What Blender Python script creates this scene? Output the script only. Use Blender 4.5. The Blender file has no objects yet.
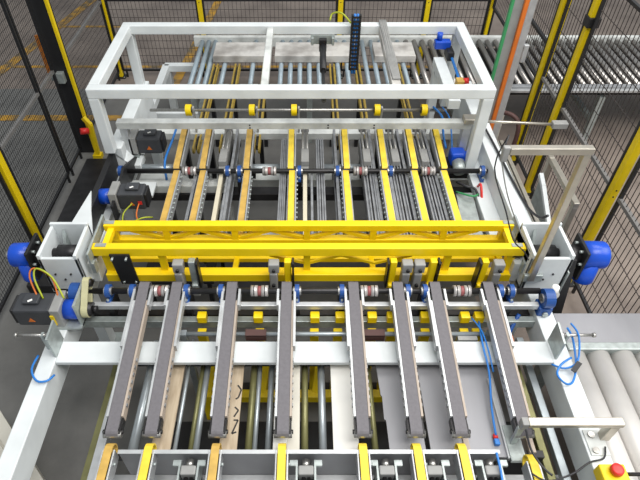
import bpy, bmesh, math, random
from mathutils import Vector, Matrix
random.seed(4)
S = bpy.context.scene
COL = S.collection
PI = math.pi

# ------------------------------------------------------------------ camera, world, lights, exposure
cd = bpy.data.cameras.new('camera'); cam = bpy.data.objects.new('camera', cd); COL.objects.link(cam)
cam.location = (0, 0, 3.6); cam.rotation_euler = (math.radians(45), 0, 0)
cd.sensor_width = 36; cd.lens = 36*540/640; cd.shift_x = 15/640; cd.clip_start = .05
S.camera = cam
w = bpy.data.worlds.new('hall'); S.world = w; w.use_nodes = True
w.node_tree.nodes['Background'].inputs[0].default_value = (.90, .96, 1, 1)
w.node_tree.nodes['Background'].inputs[1].default_value = .44
def area(name, loc, sx, sy, power, col=(1, 1, 1), rot=(0, 0, 0)):
    l = bpy.data.lights.new(name, 'AREA'); l.shape = 'RECTANGLE'; l.size = sx; l.size_y = sy; l.energy = power; l.color = col
    o = bpy.data.objects.new(name, l); COL.objects.link(o); o.location = loc; o.rotation_euler = rot
area('ceiling_lamp_row', (1.2, .2, 7.5), 5, 3, 380, (1, .98, .95))
area('ceiling_lamp_row', (2.5, 5.0, 7.5), 5, 3, 190, (1, .97, .93))
area('skylight', (5.5, 1.6, 6.0), 3, 5, 260, (1, .97, .93), (0, math.radians(45), 0))
S.view_settings.view_transform = 'Standard'; S.view_settings.look = 'None'
S.view_settings.gamma = 1; S.view_settings.use_curve_mapping = False
S.view_settings.exposure = 0.17

# ------------------------------------------------------------------ materials
def lin(c): return tuple((x/255/12.92) if x/255 <= .04045 else ((x/255+.055)/1.055)**2.4 for x in c)
MATS = {}
def mat(name, rgb, rough=.5, metal=0, var=.12, scale=9, bump=0, rgb2=None, stretch=None, emit=0):
    m = bpy.data.materials.new(name); m.use_nodes = True; nt = m.node_tree; N = nt.nodes; L = nt.links
    b = N['Principled BSDF']; b.inputs['Roughness'].default_value = rough; b.inputs['Metallic'].default_value = metal
    tc = N.new('ShaderNodeTexCoord'); mp = N.new('ShaderNodeMapping'); nz = N.new('ShaderNodeTexNoise')
    if stretch: mp.inputs['Scale'].default_value = stretch
    nz.inputs['Scale'].default_value = scale; nz.inputs['Detail'].default_value = 5
    L.new(tc.outputs['Object'], mp.inputs['Vector']); L.new(mp.outputs['Vector'], nz.inputs['Vector'])
    cr = N.new('ShaderNodeValToRGB'); c = lin(rgb)
    c2 = lin(rgb2) if rgb2 else tuple(x*(1-var*2) for x in c)
    cr.color_ramp.elements[0].position = .34; cr.color_ramp.elements[1].position = .62
    cr.color_ramp.elements[0].color = (*c2, 1); cr.color_ramp.elements[1].color = (*c, 1)
    L.new(nz.outputs['Fac'], cr.inputs['Fac']); L.new(cr.outputs['Color'], b.inputs['Base Color'])
    if bump:
        bp = N.new('ShaderNodeBump'); bp.inputs['Strength'].default_value = bump; bp.inputs['Distance'].default_value = .01
        L.new(nz.outputs['Fac'], bp.inputs['Height']); L.new(bp.outputs['Normal'], b.inputs['Normal'])
    MATS[name] = m; return m
M_WHITE = mat('white_paint', (218, 223, 224), .45, 0, .06, 5)
M_WHITE2 = mat('worn_white_paint', (214, 217, 214), .5, 0, .15, 7)
M_YEL = mat('yellow_paint', (247, 212, 10), .38, 0, .05, 6)
M_YELF = mat('fence_yellow_paint', (236, 204, 10), .45, 0, .08, 6)
M_BELTY = mat('yellow_belt', (240, 208, 62), .55, 0, .08, 14)
M_GOLD = mat('dark_gold_belt', (172, 146, 62), .55, 0, .15, 14)
M_BELTA = mat('worn_amber_belt', (206, 168, 84), .6, 0, .12, 14)
M_BELTG = mat('grey_belt', (108, 105, 109), .7, 0, .06, 60, .1, None, (1, 1, 1))
M_BLUE = mat('blue_enamel', (22, 78, 196), .3, 0, .08, 5)
M_BLUED = mat('blue_cast_iron', (36, 84, 158), .4, 0, .12, 8)
M_BLK = mat('black_paint', (30, 30, 32), .5, 0, .1, 8)
M_SERVO = mat('anthracite_casting', (62, 64, 68), .5, 0, .1, 10)
M_DARK = mat('dark_steel', (58, 57, 58), .4, .6, .15, 12)
M_STEEL = mat('brushed_steel', (190, 188, 184), .36, .85, .1, 20, .1, None, (8, 1, 1))
M_INOX = mat('stainless_steel', (196, 190, 178), .33, .8, .08, 12)
M_ALU = mat('aluminium', (200, 202, 203), .42, .55, .08, 15)
M_ALUG = mat('dull_aluminium', (158, 160, 163), .45, .4, .14, 15)
M_CREAM = mat('cream_plastic_strip', (208, 200, 178), .55, 0, .06, 9)
M_GALV = mat('galvanised_sheet', (178, 186, 184), .42, .5, .12, 22)
M_SHEET = mat('grey_sheet_metal', (150, 150, 154), .5, .25, .08, 4, 0, None, (1, .3, 1))
M_DIRTY = mat('stained_steel_plate', (216, 213, 208), .5, .2, .2, 5, 0, (160, 155, 150))
M_WOOD = mat('bare_plywood', (186, 170, 146), .75, 0, .08, 6, 0, (164, 146, 122), (6, 1, 1))
M_TAN = mat('tan_plastic_strip', (176, 162, 148), .6, 0, .1, 8)
M_OLIVE = mat('olive_oxidised_tube', (128, 126, 84), .4, .4, .12, 12)
M_PIPE = mat('zinc_tube', (176, 184, 188), .35, .55, .08, 10)
M_ROLLB = mat('pale_blue_roller', (166, 182, 192), .4, .2, .08, 10)
M_CHROME = mat('bright_roller_steel', (170, 166, 162), .28, .85, .06, 10)
M_COUP = mat('pale_coupling', (200, 195, 192), .35, .4, .06, 12)
M_RED = mat('red_plastic', (222, 48, 44), .4, 0, .06, 8)
M_REDD = mat('dull_red_ring', (150, 84, 84), .5, 0, .06, 8)
M_ORANGE = mat('orange_plastic', (214, 112, 36), .5, 0, .08, 8)
M_GREEN = mat('green_plastic', (60, 148, 92), .5, 0, .08, 8)
M_GREENY = mat('yellow_green_cable', (168, 178, 40), .5, 0, .1, 8)
M_HOSE = mat('blue_hose', (38, 122, 204), .4, 0, .06, 8)
M_HOSEC = mat('black_cable', (40, 40, 44), .5, 0, .06, 8)
M_BEIGE = mat('beige_drive_belt', (192, 188, 148), .6, 0, .08, 10)
M_BROWN = mat('brown_rubber_block', (84, 56, 52), .6, 0, .1, 10)
M_GREYP = mat('grey_plastic', (150, 150, 148), .5, 0, .08, 10)
M_PALE = mat('pale_grey_panel', (204, 200, 188), .55, 0, .08, 4)
M_PALER = mat('pale_roller_sleeve', (206, 203, 199), .42, .25, .06, 5)
M_UHMW = mat('white_plastic_plate', (236, 234, 228), .5, 0, .04, 5)
M_WIRE = mat('black_wire', (34, 34, 36), .5, .2, .05, 8)
M_WIREB = mat('brown_black_wire', (62, 56, 54), .5, .2, .05, 8)
M_RAILG = mat('grey_fence_rail', (130, 128, 126), .45, .3, .08, 8)
M_LINE = mat('yellow_floor_paint', (200, 150, 44), .7, 0, .15, 6, 0, (100, 92, 76))
M_ORLINE = mat('orange_plastic_strip', (196, 116, 36), .6, 0, .1, 8)
M_INK = mat('black_marker_ink', (44, 42, 40), .7, 0, .05, 8)
M_STENCIL = mat('white_marking', (235, 235, 232), .5, 0, .02, 8)

def floor_mat():
    m = bpy.data.materials.new('hall_floor'); m.use_nodes = True; nt = m.node_tree; N = nt.nodes; L = nt.links
    b = N['Principled BSDF']; b.inputs['Roughness'].default_value = .62
    tc = N.new('ShaderNodeTexCoord'); sx = N.new('ShaderNodeSeparateXYZ'); L.new(tc.outputs['Object'], sx.inputs[0])
    nz = N.new('ShaderNodeTexNoise'); nz.inputs['Scale'].default_value = 1.7; nz.inputs['Detail'].default_value = 9; nz.inputs['Roughness'].default_value = .65
    L.new(tc.outputs['Object'], nz.inputs['Vector'])
    r1 = N.new('ShaderNodeValToRGB'); r2 = N.new('ShaderNodeValToRGB')
    for r, a, c in ((r1, (98, 97, 95), (118, 117, 114)), (r2, (112, 101, 94), (138, 126, 117))):
        r.color_ramp.elements[0].position = .36; r.color_ramp.elements[1].position = .64
        r.color_ramp.elements[0].color = (*lin(a), 1); r.color_ramp.elements[1].color = (*lin(c), 1)
        L.new(nz.outputs['Fac'], r.inputs['Fac'])
    mx = N.new('ShaderNodeMix'); mx.data_type = 'RGBA'
    # floor colours: grey left and under the machine, beige right and back; hard edge
    gt = N.new('ShaderNodeMath'); gt.operation = 'GREATER_THAN'; gt.inputs[1].default_value = 1.45
    g2 = N.new('ShaderNodeMath'); g2.operation = 'GREATER_THAN'; g2.inputs[1].default_value = 6.4
    gm = N.new('ShaderNodeMath'); gm.operation = 'MAXIMUM'
    L.new(sx.outputs['X'], gt.inputs[0]); L.new(sx.outputs['Y'], g2.inputs[0]); L.new(gt.outputs[0], gm.inputs[0]); L.new(g2.outputs[0], gm.inputs[1]); L.new(gm.outputs[0], mx.inputs['Factor'])
    L.new(r1.outputs['Color'], mx.inputs['A']); L.new(r2.outputs['Color'], mx.inputs['B'])
    L.new(mx.outputs['Result'], b.inputs['Base Color'])
    return m
M_FLOOR = floor_mat()

# ------------------------------------------------------------------ mesh helpers (world coordinates)
class MB:
    def __init__(s): s.bm = bmesh.new()
    def box(s, x0, x1, y0, y1, z0, z1, bev=0):
        return s.hexa([(x0,y0,z0),(x1,y0,z0),(x1,y1,z0),(x0,y1,z0),(x0,y0,z1),(x1,y0,z1),(x1,y1,z1),(x0,y1,z1)], bev)
    def hexa(s, p, bev=0):
        v = [s.bm.verts.new(q) for q in p]
        fs = [s.bm.faces.new([v[i] for i in f]) for f in ((3,2,1,0),(4,5,6,7),(0,1,5,4),(1,2,6,5),(2,3,7,6),(3,0,4,7))]
        if bev:
            es = list({e for f in fs for e in f.edges})
            bmesh.ops.bevel(s.bm, geom=es, offset=bev, segments=2, affect='EDGES', profile=.5)
        return s
    def bar(s, a, b, w_, h_, up=(0, 0, 1), bev=0):
        a = Vector(a); b = Vector(b); d = (b-a).normalized(); up = Vector(up)
        if abs(d.dot(up)) > .98: up = Vector((0, 1, 0))
        r = d.cross(up).normalized(); u = r.cross(d).normalized()
        o = [(-.5, -.5), (.5, -.5), (.5, .5), (-.5, .5)]
        p = [a+r*w_*i+u*h_*j for i, j in o]+[b+r*w_*i+u*h_*j for i, j in o]
        return s.hexa(p, bev)
    def cyl(s, a, b, r, seg=16, r2=None, cap=0):
        a = Vector(a); b = Vector(b); d = (b-a).normalized()
        t = Vector((0, 0, 1)) if abs(d.z) < .9 else Vector((1, 0, 0))
        e1 = d.cross(t).normalized(); e2 = d.cross(e1)
        r2 = r if r2 is None else r2
        prof = [(a, r), (b, r2)]
        if cap:   # domed far end
            for k in range(1, 5):
                q = k/5*PI/2; prof.append((b+d*cap*math.sin(q), r2*math.cos(q)))
        rings = []
        for c, rr in prof:
            rings.append([s.bm.verts.new(c+(e1*math.cos(2*PI*i/seg)+e2*math.sin(2*PI*i/seg))*rr) for i in range(seg)])
        for k in range(len(rings)-1):
            for i in range(seg):
                f = s.bm.faces.new((rings[k][i], rings[k][(i+1) % seg], rings[k+1][(i+1) % seg], rings[k+1][i])); f.smooth = True
        s.bm.faces.new(rings[0][::-1]); s.bm.faces.new(rings[-1])
        return s
    def ring(s, c, axis, ro, ri, wd, seg=20):
        c = Vector(c); d = Vector(axis).normalized()
        t = Vector((0, 0, 1)) if abs(d.z) < .9 else Vector((1, 0, 0))
        e1 = d.cross(t).normalized(); e2 = d.cross(e1); R = []
        for i in range(seg):
            k = e1*math.cos(2*PI*i/seg)+e2*math.sin(2*PI*i/seg)
            R.append([s.bm.verts.new(c+k*r+d*h) for r, h in ((ro, -wd/2), (ro, wd/2), (ri, wd/2), (ri, -wd/2))])
        for i in range(seg):
            A, B = R[i], R[(i+1) % seg]
            for j in range(4): s.bm.faces.new((A[j], A[(j+1) % 4], B[(j+1) % 4], B[j]))
        return s
    def prism(s, poly, d):
        """extrude a planar polygon by vector d"""
        d = Vector(d); a = [s.bm.verts.new(p) for p in poly]; b = [s.bm.verts.new(Vector(p)+d) for p in poly]
        s.bm.faces.new(a[::-1]); s.bm.faces.new(b); n = len(a)
        for i in range(n): s.bm.faces.new((a[i], a[(i+1) % n], b[(i+1) % n], b[i]))
        return s
    def tube(s, pts, r, seg=7, smooth=4):
        p = [Vector(q) for q in pts]
        if smooth and len(p) > 2:
            o = []
            for i in range(len(p)-1):
                p0 = p[max(i-1, 0)]; p1 = p[i]; p2 = p[i+1]; p3 = p[min(i+2, len(p)-1)]
                for k in range(smooth):
                    t = k/smooth
                    o.append(.5*((2*p1)+(p2-p0)*t+(2*p0-5*p1+4*p2-p3)*t*t+(3*p1-p0-3*p2+p3)*t**3))
            o.append(p[-1]); p = o
        rings = []; e1 = None
        for i, c in enumerate(p):
            d = (p[min(i+1, len(p)-1)]-p[max(i-1, 0)]).normalized()
            if e1 is None: e1 = d.orthogonal().normalized()
            e1 = (e1-d*e1.dot(d)).normalized(); e2 = d.cross(e1)
            rings.append([s.bm.verts.new(c+(e1*math.cos(2*PI*j/seg)+e2*math.sin(2*PI*j/seg))*r) for j in range(seg)])
        for k in range(len(rings)-1):
            for j in range(seg):
                f = s.bm.faces.new((rings[k][j], rings[k][(j+1) % seg], rings[k+1][(j+1) % seg], rings[k+1][j])); f.smooth = True
        s.bm.faces.new(rings[0][::-1]); s.bm.faces.new(rings[-1])
        return s
    def loopbelt(s, x, wd, prof, thick):
        """closed belt of width wd at x; prof = closed list of (y, z), thick inwards ignored (solid ribbon)"""
        n = len(prof); R = []
        cy = sum(p[0] for p in prof)/n; cz = sum(p[1] for p in prof)/n
        for i in range(n):
            a = Vector((prof[i-1][0], prof[i-1][1])); b = Vector((prof[(i+1) % n][0], prof[(i+1) % n][1])); t = (b-a).normalized()
            nn = Vector((t.y, -t.x)); q = Vector(prof[i])-nn*thick
            if (Vector(prof[i])-Vector((cy, cz))).dot(nn) < 0: q = Vector(prof[i])+nn*thick
            R.append([s.bm.verts.new((x+o, yy, zz)) for o, yy, zz in ((-wd/2, *prof[i]), (wd/2, *prof[i]), (wd/2, *q), (-wd/2, *q))])
        for i in range(n):
            A, B = R[i], R[(i+1) % n]
            for j in range(4): s.bm.faces.new((A[j], A[(j+1) % 4], B[(j+1) % 4], B[j]))
        return s

ONE = {'wire_mesh', 'links'}
SING = {'bolts': 'bolt', 'screws': 'screw', 'clips': 'clip', 'rods': 'rod', 'hoses': 'hose', 'foot_bolts': 'foot_bolt', 'clamp_groove': 'clamp_ring'}
def clusters(bm):
    """vertex lists of the pieces of a mesh: islands whose boxes touch count as one piece"""
    seen = set(); isl = []
    for v in bm.verts:
        if v in seen: continue
        st = [v]; seen.add(v); c = []
        while st:
            q = st.pop(); c.append(q)
            for e in q.link_edges:
                o_ = e.other_vert(q)
                if o_ not in seen: seen.add(o_); st.append(o_)
        isl.append(c)
    if len(isl) > 60: return None
    bx = [([min(v.co[i] for v in c)-.002 for i in range(3)], [max(v.co[i] for v in c)+.002 for i in range(3)]) for c in isl]
    par = list(range(len(isl)))
    def f(i):
        while par[i] != i: i = par[i]
        return i
    for i in range(len(isl)):
        for j in range(i):
            if all(bx[i][0][k] <= bx[j][1][k] and bx[j][0][k] <= bx[i][1][k] for k in range(3)): par[f(i)] = f(j)
    g = {}
    for i, c in enumerate(isl): g.setdefault(f(i), []).append(c)
    return [[v for c in cs for v in c] for cs in g.values()]
def obj(name, mb, m, parent=None, at=None):
    bm = mb.bm
    name = SING.get(name, name)
    if parent is not None and name not in ONE:
        cl = clusters(bm)
        if cl and len(cl) > 1:
            last = None
            for c in cl:
                nb = MB(); mp_ = {}
                for v in c: mp_[v] = nb.bm.verts.new(v.co)
                for fc in {fc for v in c for fc in v.link_faces}:
                    nf = nb.bm.faces.new([mp_[v] for v in fc.verts]); nf.smooth = fc.smooth
                last = obj1(name, nb, m, parent)
            bm.free()
            return last
    return obj1(name, mb, m, parent, at)
def obj1(name, mb, m, parent=None, at=None):
    bm = mb.bm
    bmesh.ops.recalc_face_normals(bm, faces=bm.faces)
    root = parent
    off = Vector((0, 0, 0))
    if parent is not None:
        p = parent
        while p is not None: off += Vector(p.location); p = p.parent
    elif at is None:
        xs = [v.co for v in bm.verts]
        lo = Vector([min(c[i] for c in xs) for i in range(3)]); hi = Vector([max(c[i] for c in xs) for i in range(3)])
        at = ((lo.x+hi.x)/2, (lo.y+hi.y)/2, lo.z); off = Vector(at)
    else: off = Vector(at)
    bmesh.ops.translate(bm, verts=bm.verts, vec=-off)
    me = bpy.data.meshes.new(name); bm.to_mesh(me); bm.free(); me.materials.append(m)
    o = bpy.data.objects.new(name, me); COL.objects.link(o)
    if parent is not None: o.parent = parent
    else: o.location = at
    return o
def tag(o, label, cat, group=None):
    o['label'] = label; o['category'] = cat
    if group: o['group'] = group
    return o
def thing(name, label, cat, loc, group=None):
    o = bpy.data.objects.new(name, None); COL.objects.link(o); o.location = loc; o.empty_display_size = .05
    return tag(o, label, cat, group)
def struct(name, mb, m, at=None):
    o = obj(name, mb, m, None, at); o['kind'] = 'structure'; return o
def dup(root, loc, label=None, group=None):
    r = root.copy(); COL.objects.link(r); r.location = loc
    if label: r['label'] = label
    if group: r['group'] = group
    for ch in list(root.children):
        c = ch.copy(); COL.objects.link(c); c.parent = r
        for g in list(ch.children):
            d = g.copy(); COL.objects.link(d); d.parent = c
    return r
def rounded_loop(y0, y1, z, r, dz=0, n=8):
    """profile of a belt round two pulleys; top run from (y0, z) near to (y1, z+dz) far"""
    P_ = []
    for k in range(n+1):
        q = PI/2+PI*k/n; P_.append((y0+r+r*math.cos(q), z-r+r*math.sin(q)))
    for k in range(n+1):
        q = -PI/2+PI*k/n; P_.append((y1-r+r*math.cos(q), z+dz-r+r*math.sin(q)))
    return P_

# ------------------------------------------------------------------ floor and floor markings
struct('floor', MB().box(-9, 10, -3, 12, -.08, 0), M_FLOOR, (0, 0, -.08))
k = 1
for (a, b, wd) in (((-6, 7.0, 0), (6, 7.0, 0), .06), ((-4, 8.3, 0), (-2.0, 8.3, 0), .06), ((-6, 5.70, 0), (-1.8, 5.70, 0), .12),
                   ((-4.25, 6.5, 0), (-3.55, 9.6, 0), .15), ((-1.75, 6.2, 0), (-1.45, 9.5, 0), .12), ((.55, 6.9, 0), (.55, 9.5, 0), .07)):
    a = Vector(a); b = Vector(b)
    struct('trim_%d' % k, MB().bar((a.x, a.y, .002+.0006*k), (b.x, b.y, .002+.0006*k), wd, .003), M_LINE); k += 1

# ------------------------------------------------------------------ safety fence
def post(name, x, y, label, top=2.2, grp='yellow posts of the safety fence', wx=.06, wy=.06, ybl=.5):
    t = thing(name, label, 'fence post', (x, y, 0), grp)
    obj('post', MB().box(x-wx/2, x+wx/2, y-wy/2, y+wy/2, .012, top, .004), M_YELF, t)
    obj('black_edge_strip', MB().box(x-wx/2-.002, x+wx/2+.002, y+wy/2, y+wy/2+.022, .012, top), M_BLK, t)
    b = obj('base_plate', MB().box(x-.07, x+.07, y-.06, y+.06, 0, .012), M_BLK, t)
    m = MB()
    for sx in (-1, 1):
        for sy in (-1, 1): m.cyl((x+sx*.055, y+sy*.048, .012), (x+sx*.055, y+sy*.048, .022), .008, 8)
    obj('bolts', m, M_GALV, b)
    m = MB()
    for z in (.35, .42, 1.0, 1.06, 1.75): m.cyl((x, y-wy/2-.004, z), (x, y-wy/2, z), .006, 8)
    obj('screws', m, M_BLK, t)
    return t
def panel(a, b, label, z0=.1, z1=2.1, sp=.05, wm=None, rail=True, wr=.004, railz=1.02, sh=.1):
    """mesh panel between floor points a and b"""
    wm = wm or M_WIRE; a = Vector((*a, 0)); b = Vector((*b, 0)); d = b-a; L_ = d.length; d.normalize()
    t = thing('mesh_fence', label, 'fence panel', ((a.x+b.x)/2, (a.y+b.y)/2, 0), 'wire mesh panels of the safety fence')
    m = MB(); Z = Vector((0, 0, 1))
    for z in (z0, z1): m.bar(a+Z*z, b+Z*z, .025, .025)
    for p in (a, b): m.bar(p+Z*z0, p+Z*z1, .025, .025)
    obj('frame', m, M_BLK, t)
    m = MB()
    n = int(L_/sp)
    for i in range(1, n): q = a+d*(L_*i/n); m.bar(q+Z*z0, q+Z*z1, wr, wr)
    n = int((z1-z0)/sh)
    nn = Vector((-d.y, d.x, 0))*wr
    for i in range(1, n): zz = z0+(z1-z0)*i/n; m.bar(a+Z*zz+nn, b+Z*zz+nn, wr, wr)
    obj('wire_mesh', m, wm, t)
    if rail: obj('mid_rail', MB().bar(a+Z*railz, b+Z*railz, .03, .03), M_RAILG if rail == 1 else M_BLK, t)
    f = MB()
    for p in (a+d*.04, b-d*.04): f.bar(p, p+Z*z0, .02, .02)
    obj('foot', f, M_BLK, t)
    return t
XL, XR, YB = -2.48, 2.3, 6.72
post('fence_post', XL, 3.53, 'thick yellow fence post on the left, by the blue gear motor', wx=.075, wy=.075)
post('fence_post', XL, YB, 'yellow corner post where left fence meets the back fence')
post('fence_post', -1.29, YB, 'yellow back fence post behind left half of white box frame')
post('fence_post', .437, YB, 'yellow back fence post behind the hanging cable chain')
post('fence_post', 1.506, YB, 'yellow back fence post behind right end of white box frame')
post('fence_post', XR, YB, 'yellow corner post where back fence meets the right fence')
post('fence_post', XR, 4.85, 'yellow right fence post next to the grey and orange column', wx=.075)
post('fence_post', XR, 4.30, 'yellow right fence post with a black clip near its top', wx=.075)
obj('clip', MB().box(XR-.05, XR+.05, 4.25, 4.35, 1.74, 1.82, .006), M_BLK, [o for o in COL.objects if o.name.startswith('fence_post') and o.parent is None][-1])
post('fence_post', XR-.02, 3.08, 'yellow right fence post behind the right blue gear motor', wx=.058, wy=.058)
panel((XL, 1.7), (XL, 3.47), 'mesh panel nearest the camera on the left, before the thick post', sp=.03, sh=.06, wr=.0026)
panel((XL, 3.59), (XL, 4.50), 'left mesh panel between thick yellow post and black upright', sp=.03, sh=.06, wr=.0026)
panel((XL, 4.54), (XL, 4.92), 'narrow left mesh panel beside the tall black gate column', rail=1, sp=.03, sh=.06, wr=.0026)
panel((XL, 5.20), (XL, 6.66), 'left mesh panel between black gate column and back corner', sp=.03, sh=.06, wr=.0026)
for x0, x1, lb in ((XL+.05, -1.33, 'back mesh panel at the left corner'), (-1.25, .39, 'wide back mesh panel left of the cable chain'),
                   (.48, 1.46, 'back mesh panel right of the cable chain'), (1.55, XR-.05, 'back mesh panel at the right corner')):
    panel((x0, YB), (x1, YB), lb, rail=2, wm=M_WIREB, sp=.05)
panel((XR, 4.91), (XR, 6.66), 'right mesh panel above the roller conveyor, near the back corner', z0=.95, railz=1.3, rail=2, wm=M_WIREB, sp=.05, sh=.2, wr=.0045)
panel((XR, 4.36), (XR, 4.80), 'narrow right mesh panel between the two close posts', wm=M_WIREB, sp=.05, sh=.2, wr=.0045)
panel((XR, 3.15), (XR, 4.24), 'right mesh panel between clip post and gear motor post', wm=M_WIREB, sp=.05, sh=.2, wr=.0045)
panel((XR, 2.0), (XR, 3.0), 'right mesh panel nearest the camera, beyond wide rollers', wm=M_WIREB, sp=.05, sh=.2, wr=.0045)

# gate column on the left
t = thing('gate_column', 'tall black gate column with yellow edge on the left fence', 'gate column', (-2.4, 5.05, 0))
obj('column', MB().box(-2.53, -2.36, 4.99, 5.10, 0, 2.25, .005), M_BLK, t)
obj('edge_strip', MB().box(-2.36, -2.33, 4.975, 5.01, .0, 2.25, .003), M_YELF, t, )
obj('handle_strip', MB().box(-2.555, -2.53, 4.96, 4.99, .98, 1.36), M_ORLINE, t)
lt = obj('latch', MB().box(-2.47, -2.40, 4.93, 4.99, .88, .99, .005).box(-2.53, -2.47, 4.94, 4.99, .91, .95), M_GALV, t)
lk = thing('interlock_switch', 'yellow interlock bracket with red button at gate column foot', 'switch', (-2.28, 4.9, 0))
obj('bracket', MB().bar((-2.29, 4.90, 0), (-2.27, 4.90, .42), .04, .04).box(-2.34, -2.25, 4.86, 4.94, 0, .05).bar((-2.27, 4.9, .42), (-2.33, 4.92, .50), .04, .04), M_YELF, lk)
obj('red_button', MB().cyl((-2.30, 4.88, .36), (-2.37, 4.84, .38), .034, 14), M_RED, lk)
dk = obj('cable_duct', MB().box(-2.36, -2.0, 2.95, 4.75, 0, .10, .01), M_DARK)
tag(dk, 'black cable duct on the floor between left fence and machine', 'cable duct')

# light curtain column right of the box frame
t = thing('light_curtain_column', 'tall grey column with green and orange strips behind the machine', 'column', (1.73, 4.3, 0))
obj('profile', MB().box(1.735, 1.80, 4.26, 4.34, 0, 2.35, .004), M_ALU, t)
obj('orange_strip', MB().box(1.69, 1.725, 4.22, 4.25, .1, 2.35, .004), M_ORANGE, t)
obj('green_strip', MB().box(1.585, 1.61, 4.22, 4.25, .1, 2.35, .004), M_GREEN, t)
obj('back_plate', MB().box(1.60, 1.74, 4.25, 4.27, .05, 2.35), M_GREYP, t)
obj('bracket', MB().box(1.80, 1.84, 4.25, 4.29, 1.45, 1.6, .004), M_ALU, t)
obj('foot_plate', MB().box(1.45, 1.85, 4.2, 4.38, 0, .015), M_GALV, t)

# ------------------------------------------------------------------ rear roller conveyor
t = thing('roller_conveyor', 'long roller conveyor crossing behind the machine towards the right', 'roller conveyor', (1.4, 5.78, 0))
m = MB().box(-1.34, 4.6, 6.30, 6.36, .62, .74, .004); obj('side_rail', m, M_WHITE2, t)
for xa, xb in ((-1.50, -1.05), (-.93, -.81), (-.69, -.50), (-.38, .24), (.36, .52), (.64, .96), (1.08, 1.5)):
    obj('side_rail', MB().box(xa, xb, 5.18, 5.24, .58, .71, .004), M_WHITE2, t)
obj('side_rail', MB().box(1.5, 4.6, 5.18, 5.24, .65, .71, .004), M_ALUG, t)
TX = (-.99, -.75, -.44, .30, .58, 1.02)
x = -1.235; i = 0
while x < 4.5:
    left = x < 1.2
    if left: stepx = .08 if x < -1.1 else (.17 if x < -1.0 else .106)
    else: stepx = .098
    if min(abs(x-q) for q in TX) > .066:
        obj('roller', MB().cyl((x, 5.24, .685), (x, 6.30, .685), .026 if left else .030, 14), M_ROLLB if left else M_CHROME, t)
    x += stepx; i += 1
for lx in (-1.2, .05, 1.7, 3.2, 4.4):
    obj('leg', MB().box(lx-.03, lx+.03, 5.18, 5.24, 0, .58), M_GALV, t); obj('leg', MB().box(lx-.03, lx+.03, 6.30, 6.36, 0, .62), M_GALV, t); obj('stretcher', MB().box(lx-.025, lx+.025, 5.24, 6.30, .25, .3), M_GALV, t)
obj('under_sheet', MB().box(1.5, 4.6, 5.24, 6.30, .58, .60), M_DARK, t)  # dark sheet added to darken the gaps between the rollers
obj('guide_strip', MB().box(1.5, 4.6, 5.14, 5.18, .66, .69, .004), M_ALU, t)

# white loop frame at the left end of the rear conveyor
m = MB().bar((-1.64, 5.9, .56), (-1.25, 5.9, .56), .08, .08, bev=.006).bar((-1.62, 5.9, .56), (-1.62, 4.86, .56), .08, .08, bev=.006).bar((-1.64, 4.88, .56), (-1.1, 4.88, .56), .08, .08, bev=.006)
for (x, y) in ((-1.62, 5.9), (-1.62, 4.88)): m.bar((x, y, 0), (x, y, .53), .08, .08)
tag(obj('support_frame', m, M_WHITE), 'low white tube frame at left end of the rear conveyor', 'frame')

# stained steel cover plates on the rear rollers
for x0, x1, lb in ((-1.03, -.42, 'stained steel cover plate left of the white longitudinal tube'), (-.34, .52, 'stained steel cover plate under the black cylinder'),
                   (.78, 1.24, 'stained steel cover plate at right end of the rear rollers')):
    tag(obj('cover_plate', MB().box(x0, x1, 5.72, 6.06, .717, .79, .006).box(x0, x1, 5.71, 5.72, .717, .79), M_DIRTY), lb, 'cover plate', 'cover plates on the rear rollers')

# narrow transfer belts between the rear rollers
def transfer(x):
    m = thing('transfer_belt', '', 'transfer belt', (x, 4.85, 0), 'narrow yellow transfer belts at the rear')
    for s in (-.022, .022): obj('belt', MB().loopbelt(x+s, .016, rounded_loop(4.02, 5.66, .74, .035), .008), M_GOLD, m)
    obj('rail', MB().box(x-.010, x+.010, 4.1, 5.6, .67, .72), M_DARK, m)
    obj('support', MB().box(x-.02, x+.02, 4.5, 4.56, 0, .66).box(x-.02, x+.02, 5.1, 5.16, 0, .66), M_DARK, m)
    return m
tb = None
for x, lb in ((-.99, 'leftmost narrow yellow transfer belt under the white box frame'), (-.75, 'transfer belt second from left under the white box frame'),
              (-.44, 'transfer belt just left of the white longitudinal tube'), (.30, 'transfer belt just left of the hanging cable chain'),
              (.58, 'transfer belt just right of the hanging cable chain'), (1.02, 'rightmost narrow yellow transfer belt by the dirty longitudinal tube')):
    if tb is None: tb = transfer(x); r = tb; r['label'] = lb
    else: dup(tb, (x, 4.85, 0), lb)

# ------------------------------------------------------------------ main machine bed: long side beams, legs
def side_beam(s, x0, x1, label):
    t = thing('side_beam', label, 'side beam', ((x0+x1)/2, 2.0, 0))
    obj('beam', MB().box(x0, x1, .62, 4.75, .60, .80, .006), M_WHITE, t)
    for y in (.70, 2.45, 3.55, 4.62): obj('leg', MB().box(x0+.01, x1-.01, y-.05, y+.05, .015, .60), M_WHITE, t)
    m = MB()
    for y in (.70, 2.45, 3.55, 4.62): m.box((x0+x1)/2-.09, (x0+x1)/2+.09, y-.09, y+.09, 0, .015)
    obj('foot_plate', m, M_GALV, t)
    return t
side_beam(-1, -1.595, -1.495, 'white left side beam of the machine, running along its length')
side_beam(1, 1.487, 1.602, 'white right side beam of the machine, under the sensor arm')
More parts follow.
